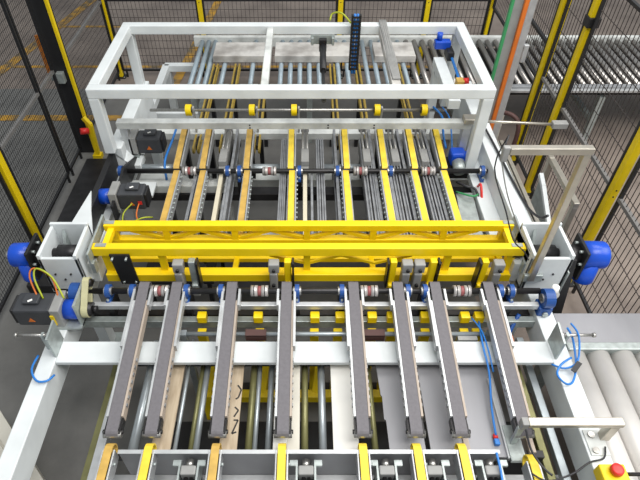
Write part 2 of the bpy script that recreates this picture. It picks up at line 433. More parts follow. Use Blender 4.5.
# rear upper beams standing on the side beams
def rear_beam(x0, x1, s, label):
    t = thing('upper_beam', label, 'side beam', ((x0+x1)/2, 3.4, .80))
    obj('web', MB().box(x0, x1, 2.66, 4.72, .80, 1.03, .006), M_WHITE, t)
    xi = x1 if s < 0 else x0
    obj('ledge', MB().box(min(xi, xi-s*.12), max(xi, xi-s*.12), 2.75, 3.78, .80, .86, .006), M_WHITE, t)
    return t
t = thing('upper_beam', 'left upper beam, black in the middle with a white tapered plate', 'side beam', (-1.54, 3.4, .80))
obj('web', MB().box(-1.60, -1.49, 3.62, 4.72, .80, 1.03, .006), M_WHITE, t)
obj('black_web', MB().box(-1.60, -1.55, 2.63, 3.62, .80, .99, .006), M_BLK, t)
obj('tapered_plate', MB().prism([(-1.655, 2.63, .99), (-1.45, 2.63, .99), (-1.54, 2.9, .99), (-1.60, 3.12, .99)], (0, 0, .015)), M_WHITE, t)
obj('ledge', MB().box(-1.49, -1.37, 3.62, 3.78, .80, .86, .006), M_WHITE, t)
obj('gusset', MB().prism([(-1.59, 3.62, 1.0), (-1.46, 3.62, .87), (-1.42, 3.85, .87), (-1.52, 3.85, 1.03)], (0, 0, .012)), M_WHITE, t)
rear_beam(1.46, 1.585, 1, 'white upper beam on the right between gantry and box frame')
# cross beam across the front bed
m = MB().box(-1.495, 1.487, 1.765, 1.915, .77, .80, .004)
tag(obj('cross_beam', m, M_WHITE), 'wide white cross beam under the grey belts', 'cross beam')

# white box frame at the rear
t = thing('box_frame', 'large white square tube box frame standing over the rear conveyor', 'box frame', (-.1, 4.12, 1.03))
def tubebox(*a): return MB().box(*a, .007)
obj('front_bar', tubebox(-1.60, 1.395, 3.545, 3.625, 1.52, 1.60), M_WHITE, t)
obj('rear_bar', tubebox(-1.60, 1.395, 4.63, 4.71, 1.52, 1.60), M_WHITE, t)
obj('side_bar', tubebox(-1.60, -1.52, 3.625, 4.63, 1.52, 1.60), M_WHITE, t)
obj('side_bar', tubebox(1.315, 1.395, 3.625, 4.63, 1.52, 1.60), M_WHITE, t)
for x in (-1.60, 1.315):
    for y in (3.545, 4.63): obj('post', tubebox(x, x+.08, y, y+.08, .80 if x > 0 else 1.03, 1.52), M_WHITE, t)
lt_ = obj('longitudinal_tube', tubebox(-.33, -.275, 3.625, 4.63, 1.53, 1.59), M_WHITE2, t)
lt2 = obj('longitudinal_tube', tubebox(.645, .715, 3.625, 4.63, 1.52, 1.59), M_DIRTY, t)
m = MB()
for i in range(7): m.tube([(.65+i*.009, 4.7, 1.62), (.66+.008*i, 4.4, 1.600+.004*(i % 2)), (.655+.01*i, 4.0, 1.598), (.66+.008*i, 3.70, 1.600)], .006, 5)
tag(obj('cable_bundle', m, M_GREYP), 'dusty grey cables lying along the right longitudinal tube', 'cable')
t = thing('pneumatic_cylinder', 'black pneumatic cylinder hung inside the white box frame', 'cylinder', (.15, 4.1, 1.4))
obj('cylinder_body', MB().cyl((.158, 4.60, 1.44), (.150, 4.15, 1.43), .028, 14), M_BLK, t)
obj('piston_rod', MB().cyl((.150, 4.15, 1.43), (.145, 3.70, 1.42), .013, 10), M_DARK, t)
obj('rod_eye', MB().cyl((.145, 3.70, 1.42), (.145, 3.62, 1.50), .02, 10), M_BLK, t)
obj('mount', MB().box(.125, .19, 4.57, 4.63, 1.39, 1.50, .005), M_DARK, t)
t = thing('mounting_bracket', 'grey bracket on rear bar holding the black cylinder', 'bracket', (.1, 4.6, 1.4))
obj('plate', MB().box(.05, .26, 4.615, 4.63, 1.44, 1.52), M_GALV, t)
obj('cheek', MB().box(.055, .075, 4.57, 4.615, 1.45, 1.51), M_GALV, t)
obj('cheek', MB().box(.235, .255, 4.57, 4.615, 1.45, 1.51), M_GALV, t)
# energy chain
t = thing('cable_chain', 'black and blue cable chain hanging over the rear bar', 'cable chain', (.44, 4.58, 1.2))
for i in range(14):
    z = 1.70-i*.036
    m = MB().box(.395, .412, 4.565, 4.60, z-.015, z+.017, .003).box(.462, .48, 4.565, 4.60, z-.015, z+.017, .003).box(.412, .462, 4.558, 4.566, z-.008, z+.008)
    obj('link', m, M_BLK, t)
obj('hoses', MB().tube([(.425, 4.585, 1.72), (.425, 4.58, 1.4), (.43, 4.58, 1.18)], .011).tube([(.45, 4.585, 1.72), (.45, 4.58, 1.4), (.452, 4.58, 1.18)], .011), M_HOSE, t)
obj('end_bracket', MB().box(.40, .475, 4.602, 4.64, 1.60, 1.66, .004), M_GALV, t)
tag(obj('cable', MB().tube([(.40, 4.66, 1.61), (.32, 4.70, 1.68), (.24, 4.74, 1.66), (.22, 4.7, 1.62)], .008), M_GREENY), 'thin loose cable loop on rear bar beside the cable chain', 'cable')
# white rail inside box frame at right with valve and hose
t = thing('valve_unit', 'blue valve with hose and red knob inside right end of box frame', 'valve', (1.24, 4.55, 1.4))
obj('valve_body', MB().box(1.14, 1.28, 4.55, 4.63, 1.42, 1.49, .01).cyl((1.18, 4.6, 1.49), (1.18, 4.6, 1.55), .025, 12), M_BLUE, t)
obj('hose', MB().tube([(1.27, 4.56, 1.42), (1.285, 4.4, 1.38), (1.285, 4.15, 1.36), (1.285, 4.0, 1.30)], .012), M_HOSE, t)
obj('black_block', MB().box(1.24, 1.30, 4.45, 4.6, 1.36, 1.44, .01), M_BLK, t)
obj('red_knob', MB().cyl((1.27, 3.96, 1.44), (1.31, 3.95, 1.45), .024, 12), M_RED, t)
obj('fitting', MB().box(1.21, 1.27, 3.92, 3.99, 1.40, 1.46, .006), M_BELTA, t)
tag(obj('inner_rail', MB().box(1.14, 1.235, 3.80, 4.54, 1.28, 1.36, .006).box(1.15, 1.225, 4.46, 4.54, .7, 1.28), M_WHITE), 'white rail under the blue valve inside the box frame', 'rail')

# crossing profile below the box frame
t = thing('cross_profile', 'pale aluminium cross profile in front of the yellow guide wheels', 'cross beam', (-.1, 3.76, 1.0))
obj('profile', MB().box(-1.52, 1.34, 3.72, 3.79, 1.145, 1.205, .004), M_WHITE2, t)
m = MB()
for x in (-.45, .18, .55): m.box(x, x+.012, 3.716, 3.72, 1.155, 1.165).box(x, x+.012, 3.716, 3.72, 1.18, 1.19)
obj('bolts', m, M_BLK, t)
obj('post', MB().box(-1.50, -1.44, 3.72, 3.79, .86, 1.145), M_ALU, t); obj('post', MB().box(1.28, 1.34, 3.72, 3.79, .80, 1.145), M_ALU, t)
t = thing('sensor_rod', 'thin steel sensor rod reaching right from the cross profile', 'sensor', (1.7, 3.72, 1.15))
obj('rod', MB().cyl((1.30, 3.74, 1.215), (2.03, 3.68, 1.215), .012, 10), M_INOX, t)
obj('sensor_head', MB().box(1.96, 2.08, 3.65, 3.71, 1.19, 1.24, .006), M_GREYP, t)
obj('clamp', MB().box(1.27, 1.40, 3.70, 3.79, 1.20, 1.245, .006), M_INOX, t)

# yellow guide wheels
def wheel(x, y, z):
    t = thing('idler', '', 'wheel', (x, y, z), 'yellow guide wheels behind the cross profile')
    obj('tyre', MB().ring((x, y, z), (1, 0, 0), .052, .03, .05, 24), M_YEL, t)
    obj('hub', MB().cyl((x-.03, y, z), (x+.035, y, z), .03, 16), M_DARK, t)
    obj('fork', MB().box(x+.034, x+.05, y-.02, y+.02, z-.23, z+.03), M_ALU, t)
    return t
w0 = None
for x, lb in ((-1.05, 'leftmost yellow guide wheel behind the cross profile'), (-.478, 'second yellow guide wheel from left behind the cross profile'),
              (-.098, 'middle yellow guide wheel behind the cross profile'), (.652, 'second yellow guide wheel from right behind the cross profile'), (1.075, 'rightmost yellow guide wheel behind the cross profile')):
    if w0 is None: w0 = wheel(x, 4.28, .98); w0['label'] = lb
    else: dup(w0, (x, 4.28, .98), lb)
tag(obj('wheel_shaft', MB().cyl((-1.40, 4.28, .98), (1.28, 4.28, .98), .014, 10), M_STEEL), 'long thin shaft carrying the yellow guide wheels', 'shaft')
tag(obj('wheel_beam', MB().box(-1.49, 1.487, 4.25, 4.33, .68, .75, .004), M_WHITE2), 'white cross beam below the yellow guide wheels', 'cross beam')

# ------------------------------------------------------------------ rear chain conveyors (upper and lower runs)
CX = [-1.023, -.812, -.461, -.103, .325, .630, .872, 1.108]
def rear_chain(x, m_belt, label, left):
    t = thing('strip_conveyor', label, 'strip conveyor', (x, 3.4, .6), 'rear strip conveyors behind the gantry')
    obj('belt', MB().loopbelt(x, .046, rounded_loop(2.73, 3.47, .95, .045), .008), m_belt, t)
    obj('rear_belt', MB().loopbelt(x-(.012 if left else -.012), .046, rounded_loop(3.46, 3.99, .955, .045, .045), .008), m_belt, t)
    s = 1 if left else -1
    r = obj('rail', MB().box(x-.02, x+.02, 2.79, 3.40, .855, .935).box(x-.02, x+.02, 3.52, 3.94, .855, .93), M_ALUG, t)
    r = obj('side_guide', MB().box(x+s*.027, x+s*.036, 2.76, 3.42, .86, .958).box(x-s*.034, x-s*.027, 2.76, 3.40, .86, .925), M_ALU, t)
    m = MB()
    for i in range(12): y = 2.80+i*.052; m.cyl((x+s*.036, y, .93), (x+s*.048, y, .93), .008, 8)
    obj('bolts', m, M_GALV, r)
    obj('rear_guide', MB().bar((x+s*.022, 3.50, .91), (x+s*.022, 3.98, .95), .01, .07).bar((x-s*.040, 3.50, .90), (x-s*.040, 3.98, .94), .008, .07), M_ALU, t)
    obj('support', MB().box(x-.02, x+.02, 3.05, 3.12, .56, .86).box(x-.02, x+.02, 3.82, 3.88, .56, .86), M_DARK, t)
    return t
rl = ['leftmost amber strip conveyor behind the gantry', 'second amber strip conveyor from the left behind the gantry', 'worn amber strip conveyor beside the wide dark gap behind the gantry',
      'yellow strip conveyor fourth from left behind the gantry', 'yellow strip conveyor right of the central dark gap', 'yellow strip conveyor third from right behind the gantry',
      'yellow strip conveyor second from right behind the gantry', 'rightmost yellow strip conveyor beside the blue gearbox']
for i, x in enumerate(CX): rear_chain(x, M_BELTA if i < 3 else M_BELTY, rl[i], i < 4)

# rails between the strip conveyors
def lin_rail(x, label, cream=False, wd=.07, z=.90, name='linear_rail', car=True):
    t = thing(name, label, 'rail', (x, 3.2, .56), 'rails between the rear strip conveyors')
    if cream: obj('strip', MB().box(x-.016, x+.016, 2.72, 3.46, .82, z, .003), M_CREAM, t); obj('side_bar', MB().box(x+.045, x+.062, 2.72, 3.46, .82, z), M_ALUG, t)
    else:
        m = MB().box(x-wd/2, x+wd/2, 2.72, 3.95, z-.10, z-.02)
        for o in (-.42, -.14, .14, .42): m.box(x+wd*o-.005, x+wd*o+.005, 2.72, 3.95, z-.02, z)
        obj('profile', m, M_ALUG, t)
        obj('groove', MB().box(x-wd*.10, x+wd*.10, 2.725, 3.945, z-.0195, z-.010), M_DARK, t)
    if car:
        c = obj('carriage', MB().box(x-.032, x+.032, 3.56, 3.74, z-.005, z+.045, .005), M_GREYP, t)
        obj('rods', MB().cyl((x-.018, 3.62, z+.028), (x-.018, 4.12, z+.028), .010, 10).cyl((x+.018, 3.62, z+.028), (x+.018, 4.12, z+.028), .010, 10), M_STEEL, c)
        obj('end_block', MB().box(x-.035, x+.035, 4.06, 4.13, z-.01, z+.06, .004), M_ALU, t)
    if cream: obj('rear_profile', MB().box(x-.03, x+.03, 3.46, 4.13, .80, z-.005), M_GREYP, t)
    obj('support', MB().box(x-.02, x+.02, 3.05, 3.12, .56, z-.08).box(x-.02, x+.02, 3.82, 3.88, .56, z-.08), M_DARK, t)
    return t
lin_rail(-.675, 'cream strip rail between second and third amber strip conveyors', True)
lin_rail(-.178, 'grooved aluminium rail left of the fourth strip conveyor', wd=.05, car=False)
lin_rail(.0, 'cream strip rail right of the fourth strip conveyor', True)
lin_rail(.125, 'wide aluminium rail left of the central dark gap', wd=.065, car=False)
lin_rail(.51, 'grooved aluminium rail with carriage right of the central gap', wd=.085)
lin_rail(.745, 'grooved aluminium rail with carriage third from right strip conveyor', wd=.085)
lin_rail(.985, 'rightmost grooved aluminium rail with carriage', wd=.085)
# guide bars that run along the strip conveyors
def guide(x, label):
    return tag(obj('guide_bar', MB().box(x-.011, x+.011, 2.72, 4.1, .80, .90).box(x-.02, x+.02, 2.72, 4.1, .78, .80).box(x-.015, x+.015, 3.05, 3.11, .56, .78).box(x-.015, x+.015, 3.8, 3.86, .56, .78), M_ALUG), label, 'guide bar', 'guide bars between the rear strip conveyors')
guide(-.875, 'aluminium guide bar left of the second strip conveyor'); guide(-.60, 'dark aluminium guide bar right of the left cream rail')
guide(.258, 'aluminium guide bar left of the central yellow strip conveyor'); guide(.565, 'aluminium guide bar left of third strip conveyor from right')
guide(.815, 'aluminium guide bar left of second strip conveyor from right'); guide(1.05, 'aluminium guide bar left of the rightmost strip conveyor'); guide(.685, 'thin aluminium guide bar right of third strip conveyor from right')
# supporting cross members below
for y, z0, z1, mm, lb in ((3.085, .46, .56, M_WHITE2, 'pale cross beam carrying the rails behind the gantry'), (3.85, .46, .56, M_WHITE2, 'pale cross beam carrying the rails below the cross profile')):
    tag(obj('cross_beam', MB().box(-1.49, 1.487, y-.05, y+.05, z0, z1, .004), mm), lb, 'cross beam')
tag(obj('cross_beam', MB().box(-1.49, -.62, 3.42, 3.50, .72, .80, .004).box(-1.49, -1.40, 3.42, 3.50, .56, .72).box(-.72, -.62, 3.42, 3.5, 0, .72), M_WHITE2), 'short pale cross beam under the left of the rear shaft', 'cross beam')
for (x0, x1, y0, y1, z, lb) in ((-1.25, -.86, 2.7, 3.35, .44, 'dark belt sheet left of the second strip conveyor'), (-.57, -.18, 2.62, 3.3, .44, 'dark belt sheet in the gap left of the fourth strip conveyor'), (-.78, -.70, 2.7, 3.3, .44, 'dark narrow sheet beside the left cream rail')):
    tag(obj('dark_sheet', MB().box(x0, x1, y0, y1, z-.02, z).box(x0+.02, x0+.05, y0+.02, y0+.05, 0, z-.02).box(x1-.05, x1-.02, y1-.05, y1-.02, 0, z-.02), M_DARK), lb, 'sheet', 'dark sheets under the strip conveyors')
# pale cross tubes at carriage height
for x0, x1, lb in ((-.57, -.19, 'pale short cross tube left of the fourth strip conveyor'), (.16, .48, 'pale short cross tube left of the carriages'), (-1.40, -1.06, 'pale short cross tube behind left servo motors')):
    tag(obj('cross_tube', MB().cyl((x0, 3.66, .80), (x1, 3.66, .80), .035, 14), M_PIPE), lb, 'tube', 'short cross tubes between the rear rails')

# ------------------------------------------------------------------ shafts, couplings, bearings
def shaft(y, z, x0, x1, label, r=.02):
    return tag(obj('drive_shaft', MB().cyl((x0, y, z), (x1, y, z), r, 14), M_DARK), label, 'shaft')
SZ = .93
shaft(3.452, SZ, -1.50, 1.47, 'dark drive shaft behind the gantry, across all strip conveyors')
shaft(2.21, SZ, -1.40, 1.50, 'dark drive shaft in front of gantry, across all grey belts')
def coupling(x, y, z):
    t = thing('shaft_coupling', '', 'coupling', (x, y, z))
    obj('hub', MB().cyl((x-.055, y, z), (x-.012, y, z), .036, 18), M_COUP, t)
    obj('hub', MB().cyl((x+.012, y, z), (x+.055, y, z), .036, 18), M_COUP, t)
    obj('spider', MB().cyl((x-.014, y, z), (x+.014, y, z), .032, 18), M_REDD, t)
    m = MB()
    for s in (-1, 1): m.ring((x+s*.034, y, z), (1, 0, 0), .0375, .03, .006, 18)
    obj('clamp_groove', m, M_DARK, t)
    return t
c0 = coupling(-.925, 2.21, SZ); c0['label'] = 'pale shaft coupling between the first two grey belts'; c0['group'] = 'couplings on the front shaft'
for x, lb in ((-.29, 'pale shaft coupling between third and fourth grey belts'), (.408, 'pale shaft coupling between fifth and sixth grey belts'), (1.0, 'pale shaft coupling between seventh and eighth grey belts')):
    dup(c0, (x, 2.21, SZ), lb)
for x, lb in ((-.925, 'pale shaft coupling between the two leftmost amber strip conveyors'), (-.285, 'pale shaft coupling left of the fourth strip conveyor'), (.443, 'pale shaft coupling right of the central yellow strip conveyor'), (.985, 'pale shaft coupling left of the rightmost strip conveyor')):
    dup(c0, (x, 3.452, SZ), lb, 'couplings on the rear shaft')
def bearing(x, y, z):
    t = thing('pillow_block', '', 'bearing', (x, y, z-.11))
    m = MB().ring((x, y, z), (1, 0, 0), .044, .024, .028, 20)
    m.box(x-.014, x+.014, y-.06, y+.06, z-.07, z-.038, .005)
    obj('housing', m, M_BLUED, t)
    obj('inner_ring', MB().ring((x, y, z), (1, 0, 0), .028, .019, .05, 18), M_STEEL, t)
    obj('bolts', MB().cyl((x, y-.05, z-.038), (x, y-.05, z-.026), .008, 8).cyl((x, y+.05, z-.038), (x, y+.05, z-.026), .008, 8), M_GALV, t)
    obj('foot', MB().box(x-.018, x+.018, y-.06, y+.06, z-.20, z-.07), M_DARK, t)
    return t
b0 = bearing(-1.255, 2.21, SZ); b0['label'] = 'blue pillow block nearest the left servo drive on front shaft'; b0['group'] = 'blue bearings on the front shaft'
for x, lb in ((-1.10, 'blue pillow block just left of the first grey belt'), (-.755, 'blue pillow block just right of the second grey belt'), (-.535, 'blue pillow block just left of the third grey belt'),
              (-.05, 'blue pillow block just right of the fourth grey belt'), (.235, 'blue pillow block just left of the fifth grey belt'), (.655, 'blue pillow block just right of the sixth grey belt'), (.765, 'blue pillow block just left of the seventh grey belt'),
              (1.245, 'blue pillow block just right of the eighth grey belt'), (1.315, 'blue pillow block second from the right end of front shaft')):
    dup(b0, (x, 2.21, SZ-.11), lb)
for x, lb in ((-1.475, 'blue pillow block at left end of the rear shaft'), (-.62, 'blue pillow block beside the left cream rail on rear shaft'), (-.525, 'blue pillow block left of the third amber strip conveyor'), (-.045, 'blue pillow block right of the fourth strip conveyor'),
              (.26, 'blue pillow block left of central yellow strip conveyor'), (.685, 'blue pillow block right of third strip conveyor from right'), (1.42, 'blue pillow block at right end of the rear shaft')):
    dup(b0, (x, 3.452, SZ-.11), lb, 'blue bearings on the rear shaft')
tag(obj('bearing_beam', MB().box(-1.49, 1.487, 3.40, 3.50, .66, .73, .004), M_DARK), 'dark cross beam carrying the rear shaft bearings', 'cross beam')
# end bearing on the right side beam and the left one by the servo
for x, y, lb in ((1.53, 2.15, 'large blue flange bearing on the right side beam'), (-1.455, 2.20, 'large blue flange bearing beside the left servo drive')):
    t = thing('flange_bearing', lb, 'bearing', (x, y, .80))
    obj('housing', MB().ring((x, y, .93), (1, 0, 0), .062, .028, .06, 22).box(x-.045, x+.045, y-.045, y+.045, .80, .875, .01), M_BLUED, t)
    obj('inner_ring', MB().ring((x, y, .93), (1, 0, 0), .03, .012, .08, 18), M_STEEL, t)
    obj('cap_screw', MB().cyl((x, y-.06, .83), (x, y-.045, .83), .018, 12), M_GALV, t)

# bars under the front shaft
tag(obj('bearing_beam', MB().box(-1.49, 1.487, 2.17, 2.25, .67, .73, .004), M_DARK), 'dark steel beam carrying the front shaft bearings', 'cross beam')
tag(obj('cross_profile', MB().box(-1.49, 1.487, 2.125, 2.16, .845, .885, .004), M_ALU), 'thin aluminium profile just in front of front shaft', 'cross beam')
tag(obj('cross_profile', MB().box(-1.49, 1.487, 2.09, 2.135, .70, .765, .003), M_GALV), 'lower grey profile behind the yellow lift posts', 'cross beam')
tag(obj('cross_tube', MB().cyl((-.76, 1.97, .80), (1.15, 1.97, .80), .014, 12).box(-.78, -.74, 1.95, 1.99, 0, .815).box(1.13, 1.17, 1.95, 1.99, 0, .815), M_PIPE), 'thin zinc tube in front of the yellow lift posts', 'tube')

# ------------------------------------------------------------------ yellow gantry
t = thing('gantry', 'bright yellow truss gantry spanning the machine', 'gantry', (0, 2.5, .75))
def yb(nm, *a): return obj(nm, MB().box(*a, .004), M_YEL, t)
X0, X1 = -1.36, 1.41
yb('top_chord', X0, X1, 2.635, 2.69, 1.045, 1.10); yb('top_chord', X0-.02, X1+.02, 2.42, 2.475, 1.03, 1.10)
yb('mid_chord', X0, X1, 2.635, 2.69, .93, .965)
yb('bottom_chord', X0+.02, X1-.02, 2.40, 2.47, .80, .868); yb('bottom_chord', X0+.02, X1-.02, 2.60, 2.66, .775, .815)
xs = [-1.19, -.947, -.713, -.48, -.233, .013, .24, .467, .707, .947, 1.18]
m = MB()
for i, x in enumerate(xs[1:-1:2]):
    obj('upright', MB().box(x-.022, x+.022, 2.637, 2.675, .80, 1.045), M_YEL, t)
    if i % 2 == 0: obj('upright', MB().box(x-.022, x+.022, 2.44, 2.47, .868, 1.03), M_YEL, t)
for x in (X0+.05, X1-.05):
    obj('end_upright', MB().box(x-.03, x+.03, 2.637, 2.675, .80, 1.045).box(x-.03, x+.03, 2.44, 2.47, .868, 1.03).box(x-.02, x+.02, 2.475, 2.637, .80, .84).box(x-.02, x+.02, 2.475, 2.637, 1.04, 1.08), M_YEL, t)
for i in range(0, 10):
    a, b = (xs[i], xs[i+1]) if i % 2 == 0 else (xs[i+1], xs[i])
    obj('diagonal', MB().bar((a, 2.655, 1.045), (b, 2.655, .965), .025, .025), M_YEL, t)
    if 3 < i < 8: obj('diagonal', MB().bar((a, 2.462, 1.0), (b, 2.462, .92), .016, .02), M_YEL, t)
for x in xs[3:-1:4]: obj('brace', MB().bar((x, 2.45, .84), (x, 2.66, .79), .035, .03), M_YEL, t)
for x, s in ((X0, -1), (X1, 1)):
    obj('end_lever', MB().box(x+s*.02, x+s*.035, 2.36, 2.74, 1.02, 1.11, .004).box(x+s*.02-.012, x+s*.02+.012, 2.36, 2.40, .93, 1.02), M_GALV, t)
    obj('bolt_plate', MB().box(min(x-s*.07, x+s*.0), max(x-s*.07, x), 2.435, 2.465, 1.10, 1.106).box(min(x-s*.07, x), max(x-s*.07, x), 2.65, 2.68, 1.10, 1.106), M_GALV, t)
bp = obj('black_plate', MB().prism([(-1.27, 2.412, 1.06), (-1.14, 2.412, 1.06), (-1.12, 2.39, .80), (-1.24, 2.39, .80)], (0, -.012, 0)), M_BLK, t)
m = MB()
for x, z in ((-1.25, 1.04), (-1.16, 1.04), (-1.22, .82), (-1.14, .82)): m.cyl((x, 2.40, z), (x, 2.372, z), .008, 8)
obj('bolts', m, M_GALV, bp)
# gripper feet on the gantry
def foot(x, s, m1, label):
    t = thing('gripper_foot', label, 'gripper', (x, 2.38, .74), 'gripper feet hanging from the gantry front')
    obj('finger', MB().box(x-.022, x+.022, 2.355, 2.40, .83, 1.04, .006).box(x-.022, x+.022, 2.33, 2.38, .76, .84, .01), m1, t)
    b = obj('clamp_block', MB().box(x+s*.09-.035, x+s*.09+.035, 2.34, 2.40, .95, 1.03, .008).box(x+s*.09-.03, x+s*.09+.022, 2.33, 2.40, .80, .95, .008), M_GREYP, t)
    obj('screws', MB().cyl((x+s*.09, 2.33, .99), (x+s*.09, 2.318, .99), .012, 10).cyl((x+s*.09-.005, 2.33, .85), (x+s*.09-.005, 2.315, .85), .012, 10), M_DARK, b)
    obj('pad', MB().box(x-.028, x+.028, 2.32, 2.36, .74, .775, .006), M_GREYP, t)
    obj('side_plate', MB().box(x-s*.035-.006, x-s*.035+.006, 2.34, 2.40, .80, 1.04), M_DARK, t)
foot(-.735, -1, M_GALV, 'grey gripper foot over second grey belt at the left'); foot(-.113, -1, M_YEL, 'yellow gripper foot over the fourth grey belt')
foot(.575, 1, M_YEL, 'yellow gripper foot over the sixth grey belt'); foot(.835, -1, M_YEL, 'yellow gripper foot over the seventh grey belt'); foot(1.17, 1, M_YEL, 'yellow gripper foot over the rightmost grey belt')

# gantry end housings
def housing(x0, x1, label, s):
    t = thing('bearing_housing', label, 'housing', ((x0+x1)/2, 2.46, .80))
    w_ = .022
    obj('shell', MB().box(x0, x1, 2.31, 2.31+w_, .80, 1.12, .004).box(x0, x1, 2.60-w_, 2.60, .80, 1.17, .004).box(x0, x0+w_, 2.31, 2.60, .80, 1.15, .004).box(x1-w_, x1, 2.31, 2.60, .80, 1.15, .004).box(x0, x1, 2.31, 2.60, .80, .83), M_WHITE, t)
    obj('gusset', MB().prism([((x0+x1)/2-.05, 2.40, .83), ((x0+x1)/2-.05, 2.57, .83), ((x0+x1)/2-.05, 2.57, 1.13)], (.02, 0, 0)), M_GALV, t)
    obj('inner_shaft', MB().cyl((x0-.06, 2.46, 1.02), (x1+.06, 2.46, 1.02), .032, 16).cyl((x0+.06, 2.46, 1.02), (x1-.05, 2.46, 1.02), .055, 16), M_DARK, t)
    m = MB()
    for q in ((.07, .98), (.12, .93), (.17, .98)): m.cyl((x0+q[0], 2.312, q[1]), (x0+q[0], 2.302, q[1]), .007, 8)
    obj('bolts', m, M_DARK, t)
    obj('bracket', MB().box(x1-.015 if s < 0 else x0-.05, x1+.05 if s < 0 else x0+.015, 2.40, 2.52, .80, .98, .006), M_WHITE2, t)
    return t
housing(-1.68, -1.43, 'white open bearing housing at left end of the gantry', -1)
housing(1.43, 1.69, 'white open bearing housing at right end of the gantry', 1)
def gearmotor(x, s, y, z, label, k=1.0):
    t = thing('gear_motor', label, 'gear motor', (x, y, z-.1))
    obj('flange', MB().box(min(x, x+s*.02), max(x, x+s*.02), y-.10, y+.10, z-.14, z+.11, .004), M_BLK, t)
    obj('bearing_cap', MB().cyl((x-s*.07, y, z), (x, y, z), .07, 20).cyl((x-s*.085, y, z), (x-s*.07, y, z), .05, 20), M_DARK, t)
    m = MB()
    for a in range(6): q = a*PI/3; m.cyl((x-s*.02, y+.085*math.cos(q), z+.085*math.sin(q)), (x, y+.085*math.cos(q), z+.085*math.sin(q)), .010, 8)
    obj('bolts', m, M_GALV, t)
    obj('gearbox', MB().cyl((x+s*.02, y, z), (x+s*(.02+.15*k), y, z), .095*k, 28, .092*k, .03*k), M_BLUE, t)
    obj('motor', MB().cyl((x+s*.085*k, y-.02, z-.03), (x+s*.085*k, y-.04, z-.03-.15*k), .075*k, 26, .072*k, .03), M_BLUE, t)
    obj('end_cap', MB().cyl((x+s*(.05+.15*k), y, z), (x+s*(.07+.15*k), y, z), .032*k, 16), M_STEEL, t)
    return t
gearmotor(-1.77, -1, 2.46, 1.0, 'bright blue gear motor beside the left white housing', .88)
gearmotor(1.80, 1, 2.46, 1.0, 'bright blue gear motor beside the right white housing')
# black chain guard beside the right housing
t = thing('chain_guard', 'dark chain guard hanging below the right blue gear motor', 'guard', (1.75, 2.4, .5))
obj('cover', MB().prism([(1.70, 2.55, 1.05), (1.70, 2.36, 1.05), (1.70, 2.20, .45), (1.70, 2.38, .45)], (.05, 0, 0)), M_BLK, t)
obj('warning_dot', MB().cyl((1.72, 2.205, .50), (1.72, 2.196, .50), .015, 12), M_RED, t)
obj('bracket', MB().box(1.69, 1.70, 2.3, 2.5, .80, 1.0), M_GALV, t)
# white regulator bottle by right housing
t = thing('air_regulator', 'white air regulator in front of the right white housing', 'regulator', (1.60, 2.22, .80))
obj('bowl', MB().cyl((1.60, 2.22, .80), (1.60, 2.22, .89), .035, 16), M_UHMW, t)
obj('knob', MB().cyl((1.60, 2.22, .89), (1.60, 2.22, .96), .028, 16, .022), M_UHMW, t)
obj('collar', MB().cyl((1.60, 2.22, .885), (1.60, 2.22, .897), .040, 16), M_GREYP, t)

# ------------------------------------------------------------------ servo motors
def servo(x, y, z, label, L_=.22, s=1, hw=.07, hh=.07, gb=.10):
    """motor body at low-x end when s=1: body, flange, blue gearbox towards +x"""
    t = thing('servo_motor', label, 'servo motor', (x, y, z-hh))
    e = x+s*L_
    mb = MB().box(min(x, e), max(x, e), y-hw, y+hw, z-hh, z+hh, .014)
    b = obj('motor_body', mb, M_SERVO, t)
    xm = x+s*L_*.45
    obj('connector', MB().box(xm-.05, xm+.05, y-.03, y+.05, z+hh, z+hh+.025, .008), M_SERVO, t)
    obj('end_cover', MB().box(min(x-s*.02, x), max(x-s*.02, x), y-hw+.01, y+hw-.01, z-hh+.01, z+hh-.01, .008), M_BLK, t)
    obj('flange', MB().box(min(e, e+s*.06), max(e, e+s*.06), y-hw-.01, y+hw+.01, z-hh-.01, z+hh+.01, .006), M_GREYP, t)
    obj('gearbox', MB().cyl((e+s*.06, y, z), (e+s*(.06+gb), y, z), hw-.01, 24), M_BLUE, t)
    w_ = obj('warning_label', MB().prism([(xm-.03, y-hw-.001, z-.03), (xm+.012, y-hw-.001, z-.03), (xm-.009, y-hw-.001, z+.006)], (0, -.002, 0)), M_ORANGE, b); w_['label'] = 'orange warning triangle'
    obj('type_plate', MB().bar((xm-.012, y-.02, z+hh+.026), (xm+.012, y-.005, z+hh+.026), .014, .002), M_STENCIL, b)
    return t
sv = servo(-1.80, 2.10, .885, 'black servo motor with blue gearbox at the left front corner', .235, 1, .075, .075, .10)
obj('mount_plate', MB().box(-1.60, -1.40, 2.0, 2.2, .80, .815), M_GALV, sv)
obj('label_strip', MB().box(-1.565, -1.545, 2.005, 2.014, .84, .93), M_YELF, sv)
t = thing('belt_drive', 'beige belt drive linking left servo to the front shaft', 'belt drive', (-1.38, 2.15, .8))
m = MB(); prof = []
for k in range(13): q = PI*.62+PI*k/12; prof.append((2.10+.055*math.cos(q), .885+.055*math.sin(q)))
for k in range(13): q = -PI*.38+PI*k/12; prof.append((2.22+.035*math.cos(q), 1.0+.035*math.sin(q)))
obj('belt', MB().loopbelt(-1.375, .04, prof, .008), M_BEIGE, t)
obj('pulley', MB().cyl((-1.41, 2.10, .885), (-1.335, 2.10, .885), .044, 18).cyl((-1.335, 2.10, .885), (-1.31, 2.10, .885), .022, 14), M_DARK, t)
obj('backing_plate', MB().box(-1.415, -1.40, 2.03, 2.27, .80, 1.0), M_GALV, t)
obj('pulley', MB().cyl((-1.40, 2.22, 1.0), (-1.345, 2.22, 1.0), .026, 16), M_DARK, t)
